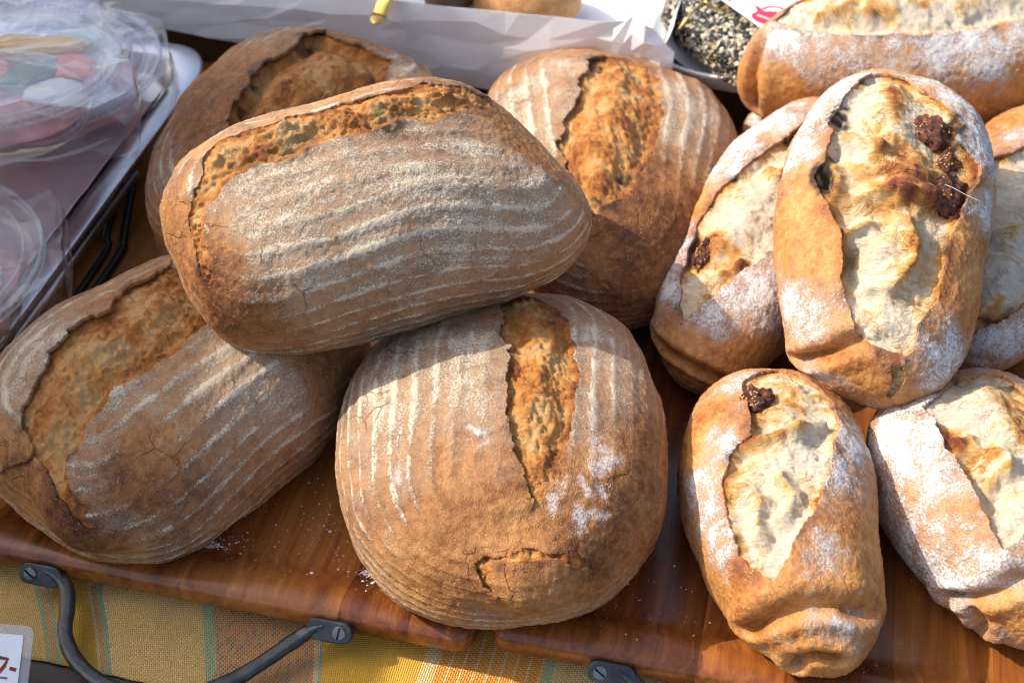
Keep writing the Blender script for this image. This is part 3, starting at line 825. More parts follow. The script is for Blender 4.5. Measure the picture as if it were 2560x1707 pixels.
def add_fig(root, surf, xy, size, seed, proud=.2):
    """a torn piece of dried fig, seeds showing"""
    p, n = surf(*xy)
    bm = bmesh.new(); bmesh.ops.create_icosphere(bm, subdivisions=4, radius=1)
    V = np.array([v.co[:] for v in bm.verts])
    r = 1.15 + .30*fbm(V+seed, 1.2, 3, .6, seed) - .26*np.abs(fbm(V*np.array([1, 1.8, 1])+seed, 2.6, 3, .6, seed+3)) - .35*np.clip(V[:, 2]-.55, 0, 1)*(1+.8*noise3(V+seed, 2.2, seed+8))
    V = V*r[:, None]*np.array(size)
    q = Vector((0, 0, 1)).rotation_difference(n).to_matrix()
    Rm = np.array(q); V2 = V @ Rm.T + np.array(p + n*(size[2]*proud))
    faces = [tuple(v.index for v in f.verts) for f in bm.faces]; bm.free()
    o = mesh_obj('dried_fig', V2, np.array(faces), MAT['fig'], root)
    # seeds, half sunk in the cut face
    rng = np.random.default_rng(seed)
    sel = noise3(V/np.array(size)+seed, 1.1, seed+9); up = np.where((V[:, 2] > .30*size[2]) & (sel > -.05))[0]
    bs = bmesh.new()
    for i in rng.choice(up, size=min(20, len(up)), replace=False):
        m = Matrix.Translation(Vector(V2[i])) @ Matrix.Scale(.00085*rng.uniform(.7, 1.25), 4)
        bmesh.ops.create_icosphere(bs, subdivisions=1, radius=1, matrix=m)
    me = bpy.data.meshes.new('seeds'); bs.to_mesh(me); bs.free(); me.materials.append(MAT['seed'])
    for pl in me.polygons: pl.use_smooth = True
    so = bpy.data.objects.new('seeds', me); COL.objects.link(so); so.parent = o; so['kind'] = 'stuff'
    return o


MAT = dict(rye_crust=mat_rye_crust(), rye_crumb=mat_rye_crumb(), fig_crust=mat_fig_crust(), fig_crumb=mat_fig_crumb(), fig=mat_fig(), seed=mat_seed(),
           wood=mat_wood('oiled_wood'))

# ================================================================= wooden trays of glued planks
TRAY_ANG = math.radians(-13.0)
UX = Vector((math.cos(TRAY_ANG), math.sin(TRAY_ANG), 0)); VX = Vector((-math.sin(TRAY_ANG), math.cos(TRAY_ANG), 0))
TRAY_O = Vector((-.083, -.260, 0))
def tray_pt(u, v, z=0.0): return TRAY_O + UX*u + VX*v + Vector((0, 0, z))
RIM_PROFILE = [(0.0, .0030), (.0015, .0058), (.005, .0082), (.012, .0092), (.020, .0080), (.027, .0052), (.033, .0024), (.039, .0006), (.046, 0.0), (9, 0.0)]
def rim_z(d):
    return float(np.interp(d, [a for a, b in RIM_PROFILE], [b for a, b in RIM_PROFILE]))
def build_tray(u0, u1, v0, v1, widths, label):
    root = empty('wooden_tray', tray_pt(u0, v0), (0, 0, TRAY_ANG))
    tag(root, label, 'tray', 'wooden serving trays')
    W, H, R = u1-u0, v1-v0, .010
    def inner(u, v):
        # distance inside a rounded rectangle
        dx, dy = abs(u-W/2)-(W/2-R), abs(v-H/2)-(H/2-R)
        return -(math.hypot(max(dx, 0), max(dy, 0)) + min(max(dx, dy), 0) - R)
    def vlim(u):
        e = min(u, W-u)
        if e >= R: return 0.0
        return R - math.sqrt(max(0, R*R-(R-e)**2))
    u = 0.0; k = 0
    while u < W-1e-6:
        w = widths[k % len(widths)]; k += 1
        if W-u-w < .02: w = W-u
        us = [u+.00004]
        n = 24 if (u < .05 or u+w > W-.05) else 3
        us += [u + w*i/n for i in range(1, n)] + [u+w-.00004]
        dv = [0, .0008, .0016, .0032, .005, .0085, .012, .016, .020, .0235, .027, .030, .033, .036, .039, .0425, .046, .06]
        verts = []; faces = []
        cols = []
        for uu in us:
            a = vlim(uu); b = H-a
            vs = [a+x for x in dv] + [H/2] + [b-x for x in reversed(dv)]
            col = [(uu, a+.016, -.0185), (uu, a+.006, -.0135), (uu, a+.0014, -.0085), (uu, a, -.0045)] + [(uu, vv, rim_z(max(0, inner(uu, vv)))) for vv in vs] + [(uu, b, -.0185)]
            cols.append(len(verts)); verts += col
        m = len(col)
        for i in range(len(us)-1):
            for j in range(m-1):
                a = cols[i]+j; b = cols[i+1]+j
                faces.append((a, b, b+1, a+1))
        for i, rev in ((0, False), (len(us)-1, True)):
            base = len(verts); verts += verts[cols[i]:cols[i]+m]
            f = list(range(base, base+m)); faces.append(tuple(f if not rev else f[::-1]))
        o = mesh_obj('plank', verts, faces, MAT['wood'], root, False)
        me = o.data
        for p in me.polygons: p.use_smooth = len(p.vertices) == 4
        u += w
    return root
tray_l = build_tray(-.46, .058, 0.0, .585, [.061, .044, .052, .038, .057, .035, .048, .041], 'reddish plank tray with iron bail handle, under the striped rye loaves')
tray_r = build_tray(.069, .60, .008, .585, [.058, .066, .050, .062], 'reddish plank tray under the floured fig loaves')

# ================================================================= loaves
RYE_G = 'floured rye loaves on the wooden tray'; FIG_G = 'floured fig loaves on the wooden tray'
L = {}
L['top'] = build_loaf('top', 'rye_loaf', 'oval rye loaf with greyish floured stripes lying on top of the other rye loaves', 'bread', RYE_G, 'rye', (430, 330),
    dict(seed=3, ear=(0, 1), lip=.0004, over=.002, depth=.0003, bulge=.014, toast=-.14, crumbchar=.45, flour=.50, ringgap=.0090, heavy_r=.026, bare_r=.020, edgechar=.30, char_r=.0065))
L['left'] = build_loaf('left', 'rye_loaf', 'rye loaf with wide open crumb and dark knob end under the topmost loaf', 'bread', RYE_G, 'rye', (420, 330),
    dict(seed=11, ear=(0, 1), lip=.0030, over=.004, depth=.002, bulge=.008, toast=-.12, crumbchar=.5, flour=.46, ringgap=.0098, knob_r=.022, knob_h=.011, bake=.48))
L['round'] = build_loaf('round', 'rye_loaf', 'rounded rye loaf with a lengthwise split and a puckered crack at its near end', 'bread', RYE_G, 'rye', (390, 370),
    dict(seed=23, ear=(0, 1), lip=.0028, over=.004, depth=.0005, bulge=.010, toast=-.04, crumbchar=.6, flour=.50, ringgap=.0090, knob_r=.024, knob_h=.012, bare_r=.028))
L['backleft'] = build_loaf('backleft', 'rye_loaf', 'dull brown rye loaf with a deep split, standing beside the metal tray and tubs', 'bread', RYE_G, 'rye', (270, 250),
    dict(seed=37, ear=(0, 1), lip=.005, over=.004, depth=.009, bulge=.010, flour=.24, ringgap=.0095, bake=.62))
L['backcentre'] = build_loaf('backcentre', 'rye_loaf', 'sunlit rye loaf with a golden split between the white box and the fig loaves', 'bread', RYE_G, 'rye', (310, 290),
    dict(seed=41, ear=(0, 1), lip=.0025, over=.003, depth=.0015, bulge=.010, toast=-.08, flour=.46, ringgap=.0098, bare_r=.030, char_r=.006))
L['figtop'] = build_loaf('figtop', 'fig_loaf', 'long fig loaf lying on top, split wide with large seedy figs along one lip', 'bread', FIG_G, 'fig', (390, 310),
    dict(seed=53, ear=(0, 0), lip=.0030, over=.003, depth=.003, bulge=.011, flour=.40, ragged=.6, lump=.0045, char_r=.0065, spot_r=.0095))
L['figleft'] = build_loaf('figleft', 'fig_loaf', 'fig loaf partly covered by the topmost one, with a single small dark fig showing', 'bread', FIG_G, 'fig', (330, 230),
    dict(seed=67, lip=.0020, over=.0025, depth=.002, bulge=.008, ragged=.6, flour=.44, spot_r=.009))
L['figfront'] = build_loaf('figfront', 'fig_loaf', 'small fig loaf with a twisted knob end, one ragged fig at its far end', 'bread', FIG_G, 'fig', (350, 270),
    dict(seed=71, lip=.0020, over=.0025, depth=.002, bulge=.006, ragged=.6, flour=.30, white_r=.011))
L['figright'] = build_loaf('figright', 'fig_loaf', 'heavily floured fig loaf with a curled golden flap of torn crust', 'bread', FIG_G, 'fig', (300, 270),
    dict(seed=83, lip=.0025, over=.003, depth=.003, bulge=.011, ragged=.6, flour=.55, white_r=.018))
L['figmid'] = build_loaf('figmid', 'fig_loaf', 'shaded fig loaf tucked under the topmost one, showing broad cream crumb', 'bread', FIG_G, 'fig', (220, 170),
    dict(seed=97, lip=.004, over=.003, depth=.005, bulge=.006, flour=.40))
L['figback'] = build_loaf('figback', 'fig_loaf', 'large fig loaf lying crosswise at the back beside the seed-covered loaf', 'bread', FIG_G, 'fig', (300, 210),
    dict(seed=101, lip=.002, over=.0025, depth=.002, bulge=.010, ragged=.6, flour=.42))
L['figunder'] = build_loaf('figunder', 'fig_loaf', 'barely visible fig loaf underneath the crosswise loaf at the back', 'bread', FIG_G, 'fig', (90, 70),
    dict(seed=109, flour=.3))
for key, k, size, sd, pr in [('figtop', 0, (.0130, .0115, .0075), 5, .05), ('figtop', 1, (.0090, .0085, .006), 8, -.05), ('figtop', 2, (.0210, .0145, .0085), 12, -.1),
                             ('figleft', 0, (.0125, .0060, .0065), 21, .0), ('figleft', 1, (.006, .005, .004), 24, .1), ('figfront', 0, (.0090, .0095, .0080), 31, .05)]:
    add_fig(L[key][0], L[key][1], FEATS[key]['figs'][k], size, sd, pr)

# ================================================================= further materials
def mat_plain(name, col, rough=.6, spec=.4, nscale=60, var=.25, bump=.2, metal=0.0, bscale=None):
    M = Mat(name); co = M.coord()
    n = M.noise(co, nscale, 5, .6)
    lo_ = tuple(c*(1-var) for c in col); hi_ = tuple(min(1, c*(1+var)) for c in col)
    M.bsdf(Base_Color=M.ramp(n, [(.3, lo_), (.7, hi_)]), Roughness=rough, Specular_IOR_Level=spec, Metallic=metal,
           Normal=M.bump(M.noise(co, bscale or nscale*6, 4), bump, .001))
    return M.m

def mat_film(name, haze=.05, tint=(1, 1, 1), ior=1.45, rough=.06, crinkle=0.0, scale=40):
    """thin clear plastic sheet"""
    M = Mat(name); co = M.coord()
    nrm = None
    if crinkle: nrm = M.bump(M.noise(co, scale, 5, .6, 1.2), crinkle, .01)
    lw = M.n('ShaderNodeLayerWeight'); lw.inputs['Blend'].default_value = .5; M.put(lw.inputs['Normal'], nrm)
    fr = M.math('MULTIPLY_ADD', M.math('POWER', lw.outputs['Facing'], 3.0), .80, .045)
    tr = M.n('ShaderNodeBsdfTransparent'); M.put(tr.inputs['Color'], tint)
    gl = M.n('ShaderNodeBsdfGlossy'); gl.inputs['Roughness'].default_value = rough; M.put(gl.inputs['Normal'], nrm)
    df = M.n('ShaderNodeBsdfDiffuse'); M.put(df.inputs['Color'], (.9, .92, .95))
    m1 = M.n('ShaderNodeMixShader'); m1.inputs[0].default_value = haze
    M.t.links.new(tr.outputs[0], m1.inputs[1]); M.t.links.new(df.outputs[0], m1.inputs[2])
    m2 = M.n('ShaderNodeMixShader'); M.put(m2.inputs[0], fr)
    M.t.links.new(m1.outputs[0], m2.inputs[1]); M.t.links.new(gl.outputs[0], m2.inputs[2])
    M.t.links.new(m2.outputs[0], M.out.inputs[0])
    return M.m

def mat_iron():
    M = Mat('forged_iron'); co = M.coord()
    n = M.noise(co, 60, 6, .7); sc = M.noise(M.scale(co, (1, 4, 1)), 260, 4, .6)
    col = M.ramp(n, [(.3, (.035, .038, .042)), (.6, (.085, .092, .10)), (.8, (.19, .20, .21))])
    M.bsdf(Base_Color=col, Metallic=.75, Roughness=M.math('MULTIPLY_ADD', n, .40, .18), Normal=M.bump(M.math('ADD', n, M.math('MULTIPLY', sc, .4)), .35, .002))
    return M.m

def mat_cloth():
    M = Mat('woven_cloth')
    fu = M.attr('fu'); fv = M.attr('fv'); co = M.coord()
    # bands across the warp: position along fu in metres, -0.30 .. 0.20
    x = M.math('MULTIPLY_ADD', fu, 2.0, .6)
    def pos(u): return u*2.0+.6
    Yl, Be, Mu, Pk, Te, Sa, Or, Pa = (.62, .33, .055), (.86, .60, .25), (.82, .43, .035), (.58, .28, .18), (.08, .48, .40), (.62, .22, .13), (.78, .20, .015), (.80, .72, .46)
    bands = [(-.32, Be), (-.234, Te), (-.231, Pk), (-.2275, Te), (-.222, Mu), (-.196, Pa), (-.193, Pk), (-.189, Te), (-.1855, Pa), (-.183, Be), (-.118, Te), (-.1105, Sa), (-.043, Pa), (-.040, Te), (-.0365, Mu), (.030, Pa), (.0365, Or), (.102, Te), (.108, Be)]
    warp = M.ramp(x, [(pos(u), c) for u, c in bands], 'CONSTANT')
    weft = M.ramp(x, [(pos(-.32), (.80, .46, .07)), (pos(-.222), (.76, .40, .045)), (pos(-.183), (.80, .47, .08)), (pos(-.1105), (.70, .42, .10)), (pos(-.0365), (.80, .44, .05)), (pos(.0365), (.80, .48, .08)), (pos(.108), (.60, .42, .14))], 'CONSTANT')
    # thin pale pinstripes in the orange band
    pin = M.step(.90, .97, M.math('MULTIPLY_ADD', M.math('COSINE', M.math('MULTIPLY', fu, 6.2832/.0078)), .5, .5))
    inor = M.math('MULTIPLY', M.step(.0365, .0375, fu), M.step(.102, .1015, fu))
    warp = M.mix(M.math('MULTIPLY', pin, inor), warp, (.78, .66, .42))
    grey = M.math('MULTIPLY', M.math('MULTIPLY', M.step(-.1105, -.110, fu), M.step(-.0435, -.044, fu)), M.step(.5, .6, M.noise(M.scale(co, (1, .3, 1)), 500, 2)))
    warp = M.mix(grey, warp, (.16, .15, .17))
    pitch = .0015
    jit = M.math('MULTIPLY', M.math('SUBTRACT', M.noise(co, 220, 3), .5), .0011)
    a = M.math('MULTIPLY', M.math('ADD', fu, jit), 6.2832/(2*pitch)); b = M.math('MULTIPLY', M.math('ADD', fv, jit), 6.2832/(2*pitch))
    w = M.math('MULTIPLY', M.math('SINE', a), M.math('SINE', b))              # over / under
    f = M.step(-.35, .35, w)
    fz = M.noise(co, 1300, 3, .7)
    col = M.mix(f, weft, warp)
    col = M.mix(M.math('MULTIPLY', M.math('SUBTRACT', 1.0, fz), .25), col, M.mix(.7, col, (.05, .03, .01)))
    h = M.math('ADD', M.math('ABSOLUTE', w), M.math('MULTIPLY', fz, .5))
    M.bsdf(Base_Color=col, Roughness=.92, Specular_IOR_Level=.15, Normal=M.bump(h, .8, .0009), Sheen_Weight=.15)
    return M.m

def mat_dark_wood(name, dark, light, along=(.05, 1, 1), scale=70, rough=.5):
    M = Mat(name); co = M.coord()
    g = M.noise(M.scale(co, along), scale, 6, .65, .6); f = M.noise(M.scale(co, along), scale*7, 3)
    v = M.math('ADD', M.math('MULTIPLY', g, .7), M.math('MULTIPLY', f, .3))
    M.bsdf(Base_Color=M.ramp(v, [(.32, dark), (.68, light)]), Roughness=rough, Normal=M.bump(f, .25, .001))
    return M.m

def mat_paper():
    M = Mat('white_paper'); co = M.coord()
    n = M.noise(co, 25, 4)
    M.bsdf(Base_Color=M.ramp(n, [(.3, (.80, .80, .79)), (.7, (.88, .88, .87))]), Roughness=.6, Normal=M.bump(M.noise(co, 45, 5, .6, 1.0), .12, .003), Specular_IOR_Level=.3)
    return M.m

def mat_seeded():
    M = Mat('seeded_crust'); co = M.coord()
    d = M.voro(co, 330, 'F1', 'Color')
    r = M.n('ShaderNodeSeparateColor'); M.put(r.inputs[0], d)
    col = M.ramp(r.outputs[0], [(.0, (.012, .010, .010)), (.42, (.05, .042, .036)), (.58, (.34, .29, .20)), (.80, (.62, .55, .42)), (.95, (.50, .33, .13))], 'CONSTANT')
    h = M.voro(co, 330)
    M.bsdf(Base_Color=col, Roughness=.5, Normal=M.bump(M.math('SUBTRACT', 1.0, h), .9, .002))
    return M.m

MAT.update(table=mat_dark_wood('dark_table', (.035, .022, .017), (.085, .058, .046), (.05, 1, 1)), riser=mat_dark_wood('brown_board', (.060, .030, .010), (.13, .07, .026), (.05, 1, 1), 40, .55),
    iron=mat_iron(), screw=mat_plain('screw_steel', (.20, .20, .20), .35, .5, 80, .25, .15, .9), slot=mat_plain('slot_shade', (.012, .012, .012), .8, .1), steel=mat_plain('brushed_steel', (.62, .63, .64), .32, .5, 30, .08, .08, 1.0), darkwire=mat_plain('dark_wire', (.05, .055, .06), .35, .5, 40, .3, .1, .8), cloth=mat_cloth(), paper=mat_paper(),
    pink=mat_plain('pink_paper', (.72, .53, .53), .55, .3, 20, .06, .1), film=mat_film('clear_film', .03, (.97, .97, .98), 1.5, .05, .06, 60), tub=mat_film('clear_tub', .035, (.97, .985, .99), 1.5, .05), enamel=mat_plain('white_enamel', (.84, .85, .86), .16, .6, 20, .03, .02),
    seeded=mat_seeded(), brass=mat_plain('brass', (.75, .48, .14), .28, .5, 60, .1, .05, 1.0), card=mat_plain('card_stock', (.86, .86, .84), .5, .3, 40, .02, .05), red=mat_plain('crimson_print', (.52, .035, .075), .5, .3, 60, .06, .02), maroon=mat_plain('brown_ink', (.26, .045, .02), .6, .3, 60, .15, .02), purple=mat_plain('purple_ink', (.22, .10, .26), .6, .3, 60, .15, .02),
    ringplastic=mat_film('rib_plastic', .13, (.97, .98, .99), 1.5, .08), sleeve=mat_film('card_sleeve', .18, (.95, .96, .96), 1.5, .12), flour=mat_plain('flour', (.82, .80, .77), .9, .1, 90, .05, .2), canvas=mat_plain('cream_canvas', (.74, .70, .62), .9, .1, 60, .06, .2),
    orange=mat_plain('orange_fruit', (.95, .45, .03), .35, .5, 50, .2, .2), melon=mat_plain('red_fruit', (.92, .20, .07), .35, .5, 50, .2, .2), green=mat_plain('green_leaf', (.20, .26, .12), .45, .4, 50, .3, .3), pale=mat_plain('pale_filling', (.86, .80, .70), .5, .4, 50, .1, .3), rosy=mat_plain('pink_filling', (.74, .36, .33), .45, .4, 40, .25, .3), lime=mat_plain('pale_green_fruit', (.60, .62, .30), .4, .4, 50, .15, .2))

# ================================================================= small mesh builders
def tube(path, radius, n=10, close=False, flat=None):
    """swept rounded bar; radius a number or one per point; flat=(w,h) list of half widths (side, up)"""
    P_ = [Vector(p) for p in path]; V = []; Fc = []
    up = Vector((0, 0, 1))
    m = len(P_)
    for i, p in enumerate(P_):
        a = P_[(i-1) % m] if (close or i > 0) else p; b = P_[(i+1) % m] if (close or i < m-1) else p
        t = (b-a).normalized(); sd = t.cross(up)
        if sd.length < 1e-4: sd = Vector((1, 0, 0))
        sd.normalize(); u2 = sd.cross(t).normalized()
        for k in range(n):
            g = 2*math.pi*k/n; c, s_ = math.cos(g), math.sin(g)
            if flat:
                w, h = flat[i] if isinstance(flat, list) else flat
                e = (abs(c)**4+abs(s_)**4)**-.25
                V.append(p + sd*c*e*w + u2*s_*e*h)
            else:
                r = radius[i] if isinstance(radius, (list, tuple)) else radius
                V.append(p + sd*c*r + u2*s_*r)
    for i in range(m if close else m-1):
        for k in range(n):
            a = i*n+k; b = i*n+(k+1) % n; j = ((i+1) % m)*n
            Fc.append((a, b, j+(k+1) % n, j+k))
    if not close:
        Fc.append(tuple(range(n))[::-1]); Fc.append(tuple((m-1)*n+k for k in range(n)))
    return V, Fc

def smooth_path(pts, n=6):
    out = []
    pts = [Vector(p) for p in pts]
    for i in range(len(pts)-1):
        p0 = pts[max(i-1, 0)]; p1 = pts[i]; p2 = pts[i+1]; p3 = pts[min(i+2, len(pts)-1)]
        for k in range(n):
            t = k/n
            out.append(.5*((2*p1)+(p2-p0)*t+(2*p0-5*p1+4*p2-p3)*t*t+(3*p1-p0-3*p2+p3)*t**3))
    return out+[pts[-1]]

def lathe(prof, n=96, ripple=None):
    V = []; Fc = []
    for i, (r, z) in enumerate(prof):
        for k in range(n):
            a = 2*math.pi*k/n; rr = r + (ripple(i, a) if ripple else 0)
            V.append((rr*math.cos(a), rr*math.sin(a), z))
    for i in range(len(prof)-1):
        for k in range(n):
            Fc.append((i*n+k, i*n+(k+1) % n, (i+1)*n+(k+1) % n, (i+1)*n+k))
    return V, Fc

def prism(poly, z0, z1, bevel=0.0):
    n = len(poly); V = [(x, y, z0) for x, y in poly] + [(x, y, z1) for x, y in poly]
    Fc = [tuple(range(n))[::-1], tuple(range(n, 2*n))] + [(i, (i+1) % n, n+(i+1) % n, n+i) for i in range(n)]
    return V, Fc

def rrect(w, h, r, n=6, cx=0, cy=0):
    out = []
    for sx, sy, a0 in ((1, 1, 0), (-1, 1, 90), (-1, -1, 180), (1, -1, 270)):
        for k in range(n+1):
            a = math.radians(a0+90*k/n)
            out.append((cx+sx*(w/2-r)+r*math.cos(a), cy+sy*(h/2-r)+r*math.sin(a)))
    return out

def box(x0, x1, y0, y1, z0, z1, b=.001):
    bm = bmesh.new(); bmesh.ops.create_cube(bm, size=1)
    for v in bm.verts: v.co = Vector((x0 if v.co.x < 0 else x1, y0 if v.co.y < 0 else y1, z0 if v.co.z < 0 else z1))
    if b: bmesh.ops.bevel(bm, geom=bm.edges[:], offset=b, segments=2, affect='EDGES')
    V = [tuple(v.co) for v in bm.verts]; bm.verts.index_update(); Fc = [tuple(v.index for v in f.verts) for f in bm.faces]; bm.free()
    return V, Fc

def stroke(pts, w, z0=0.0, z1=.0003):
    """flat pen stroke in the xy plane"""
    V = []; Fc = []
    n = len(pts)
    for i, p in enumerate(pts):
        a = pts[max(i-1, 0)]; b = pts[min(i+1, n-1)]
        dx, dy = b[0]-a[0], b[1]-a[1]; l = math.hypot(dx, dy)+1e-9
        ox, oy = -dy/l*w/2, dx/l*w/2
        V += [(p[0]+ox, p[1]+oy, z0), (p[0]-ox, p[1]-oy, z0), (p[0]+ox, p[1]+oy, z1), (p[0]-ox, p[1]-oy, z1)]
    for i in range(n-1):
        a = 4*i; b = a+4
        Fc += [(a+2, a+3, b+3, b+2), (a, b, b+1, a+1), (a, a+2, b+2, b), (a+1, b+1, b+3, a+3)]
    Fc += [(0, 1, 3, 2), (4*n-4, 4*n-2, 4*n-1, 4*n-3)]
    return V, Fc

def frame_empty(name, u, v, z, rz=0.0):
    return empty(name, tray_pt(u, v, z), (0, 0, TRAY_ANG+rz))

# ================================================================= table and cloth
V, Fc = box(-1.6, 1.6, -.9, 1.6, -.064, -.024, .002)
tb = mesh_obj('table_top', V, Fc, MAT['table'], None, False); tb.rotation_euler = (0, 0, TRAY_ANG); tag(tb, kind='structure')

us = np.arange(-.52, .62, .0040); vs = np.arange(-.052, .24, .0040)
UU, VV = np.meshgrid(us, vs, indexing='ij')
kk = np.interp(UU, [-.25, -.23, -.19, -.117, -.04, .033, .104], [.80, .80, .68, .50, .36, -.05, -.05])
fu = UU + kk*np.minimum(VV-.006, 0); fv = VV*1.0 - .25*UU
base3 = np.stack([UU, VV, np.zeros_like(UU)], -1).reshape(-1, 3)
zz = -.0215 + .0011*noise3(base3, 14, 5) + .0005*noise3(base3, 45, 9)
edge_w = np.where(VV.ravel() < -.0515, .0006*noise3(base3, 90, 3), 0)
pc = base3.copy(); pc[:, 1] += edge_w; pc[:, 2] = np.maximum(zz, -.0232)
idx = np.arange(UU.size).reshape(UU.shape)
qd = np.stack([idx[:-1,:-1], idx[1:,:-1], idx[1:,1:], idx[:-1,1:]], -1).reshape(-1, 4)
cl = mesh_obj('tablecloth', pc, qd, MAT['cloth'], None, True, dict(fu=fu.ravel(), fv=fv.ravel()))
cl.location = TRAY_O; cl.rotation_euler = (0, 0, TRAY_ANG)
sol = cl.modifiers.new('thickness', 'SOLIDIFY'); sol.thickness = .0008; sol.offset = -1
tag(cl, 'yellow woven table runner with teal, orange and salmon stripes under the trays', 'tablecloth')

# ================================================================= forged handles
def iron_handle(parent, screw1, screw2, path):
    """part of a tray: bar, tabs with slotted screws; coordinates in the tray's own frame"""
    pth = smooth_path(path, 8); m = len(pth)
    fl = []
    for i in range(m):
        k = min(1, min(i, m-1-i)/(m-1)/.14)
        w_ = 1+.035*math.sin(i*.37)+.02*math.sin(i*1.1); fl.append(((.0028+.0018*k)*w_, (.0050-.0022*k)*w_))
    V, Fc = tube(pth, .005, 20, flat=fl)
    h = mesh_obj('handle', V, Fc, MAT['iron'], parent)
    ti = math.radians(38); nn = Vector((0, -math.cos(ti), math.sin(ti))); tt_ = Vector((0, math.sin(ti), math.cos(ti))); xx = Vector((1, 0, 0))
    for sc_, dx in ((screw1, 1), (screw2, -1)):
        P0 = Vector(sc_)
        def put(x, y, z): return P0 + xx*x + tt_*y + nn*z
        Vt, Ft = prism(rrect(.029, .0135, .0066, 8, dx*.0065, 0), -.004, .0034)
        tbm = mesh_obj('mounting_tab', [put(*v) for v in Vt], Ft, MAT['iron'], h, False)
        bv = tbm.modifiers.new('bevel', 'BEVEL'); bv.width = .0009; bv.segments = 2
        Vs, Fs = lathe([(.0043, .0030), (.0043, .0040), (.0038, .0046), (.0001, .0049)], 28)
        mesh_obj('screw', [put(*v) for v in Vs], Fs, MAT['screw'], h, False)
        a = -.55 if dx > 0 else 1.45
        ca, sa = math.cos(a), math.sin(a)
        sl = [put(ca*x-sa*y, sa*x+ca*y, z_) for x in (-.0037, .0037) for y in (-.00045, .00045) for z_ in (.0044, .0052)]
        mesh_obj('screw_slot', sl, [(0, 1, 3, 2), (4, 6, 7, 5), (0, 4, 5, 1), (2, 3, 7, 6), (0, 2, 6, 4), (1, 5, 7, 3)], MAT['slot'], h, False)
    return h
hp = [(-.212, -.0035, -.0015), (-.204, -.0050, -.0020), (-.196, -.011, -.0030), (-.190, -.024, -.0050), (-.184, -.040, -.0070), (-.171, -.054, -.009), (-.152, -.064, -.010), (-.126, -.069, -.011), (-.099, -.064, -.0105), (-.076, -.048, -.010), (-.060, -.031, -.008), (-.046, -.014, -.0050), (-.038, -.0065, -.0028), (-.030, -.0035, -.0015)]
o0 = .46
iron_handle(tray_l, (-.222+o0, -.0045, -.0015), (-.020+o0, -.0045, -.0015), [(u+o0, v, z) for u, v, z in hp])
o1 = -.069
hp2 = [(.138+o1+u, v, z) for u, v, z in [(.010, -.0035, -.0015), (.018, -.006, -.002), (.027, -.014, -.003), (.033, -.028, -.005), (.042, -.046, -.008), (.062, -.063, -.010), (.10, -.070, -.011), (.14, -.060, -.010), (.165, -.035, -.009), (.178, -.014, -.005), (.186, -.006, -.0025), (.194, -.0035, -.0015)]]
iron_handle(tray_r, (.138+o1, -.0045, -.0015), (.342+o1, -.0045, -.0015), hp2)

# ================================================================= price card (plastic sleeve)
pr = empty('price_card', (-.3400, -.307, -.018), (math.radians(38), 0, TRAY_ANG+math.radians(8)))
tag(pr, 'white price card in a clear sleeve with brown handwritten figures beside the iron handle', 'price card')
V, Fc = prism(rrect(.110, .075, .005, 5, 0, .0175), 0, .0012); mesh_obj('sleeve', V, Fc, MAT['sleeve'], pr, False)
V, Fc = prism(rrect(.0985, .064, .001, 3, 0, .0175), .0014, .0018); mesh_obj('card', V, Fc, MAT['card'], pr, False)
V, Fc = stroke([(.0288, .0352), (.0358, .0358), (.0416, .0352), (.0400, .0310), (.0373, .0272)], .0021, .0018, .0021); mesh_obj('numeral', V, Fc, MAT['maroon'], pr, False)
V, Fc = stroke([(.0434, .0300), (.0474, .0294)], .0021, .0018, .0021); mesh_obj('dash', V, Fc, MAT['maroon'], pr, False)
V, Fc = stroke([(.012, .0250), (.0428, .0243)], .0011, .0018, .0021); mesh_obj('underline', V, Fc, MAT['purple'], pr, False)

# ================================================================= riser with box and dish behind
rs = frame_empty('wooden_riser', 0, .588, -.024); tag(rs, 'low brown wooden step behind the trays carrying the white box', 'riser')
V, Fc = box(-.75, .70, 0, .018, 0, .062, .0015); mesh_obj('front_board', V, Fc, MAT['riser'], rs, False)
V, Fc = box(-.75, .70, -.004, .42, .0625, .074, .002); mesh_obj('top_board', V, Fc, MAT['riser'], rs, False)
RZ = .050
# paper lined box
bx = frame_empty('paper_lined_box', 0, .558, RZ+.001); tag(bx, 'white paper-lined box on the wooden step behind the rye loaves', 'box')
def paper_wall(uA, uB, zbot, ztop, v=0.0, crumple=.004, seed=1, nu=24, nv=7, lean=.0, fold=True):
    u = np.linspace(uA, uB, nu); t = np.linspace(0, 1, nv)
    Ug, Tg = np.meshgrid(u, t, indexing='ij')
    rg = np.random.default_rng(seed); inn_ = (Tg > .01) & (Tg < .90)
    Ug = Ug + np.where((Ug > uA+1e-6) & (Ug < uB-1e-6), rg.uniform(-.42, .42, Ug.shape)*(uB-uA)/nu, 0); Tg = Tg + np.where(inn_, rg.uniform(-.4, .4, Tg.shape)/nv, 0)
    zb = np.interp(Ug, *zbot); zt = np.interp(Ug, *ztop)
    Z = zb+(zt-zb)*Tg
    q = np.stack([Ug, Z, np.zeros_like(Ug)], -1).reshape(-1, 3)
    cr = (np.abs(noise3(q, 22, seed))-.25)*1.6 + .5*(np.abs(noise3(q, 55, seed+3))-.25)
    Vv = v + crumple*cr.reshape(Ug.shape)*np.clip((Ug-uA)/(uB-uA)*1.6, .25, 1) + lean*(1-Tg)
    if fold: Vv = Vv + np.where(Tg > .93, (Tg-.93)/.07*.004, 0)
    P_ = np.stack([Ug, Vv, Z], -1).reshape(-1, 3)
    ii = np.arange(nu*nv).reshape(nu, nv)
    return P_, np.stack([ii[:-1,:-1], ii[1:,:-1], ii[1:,1:], ii[:-1,1:]], -1).reshape(-1, 4)
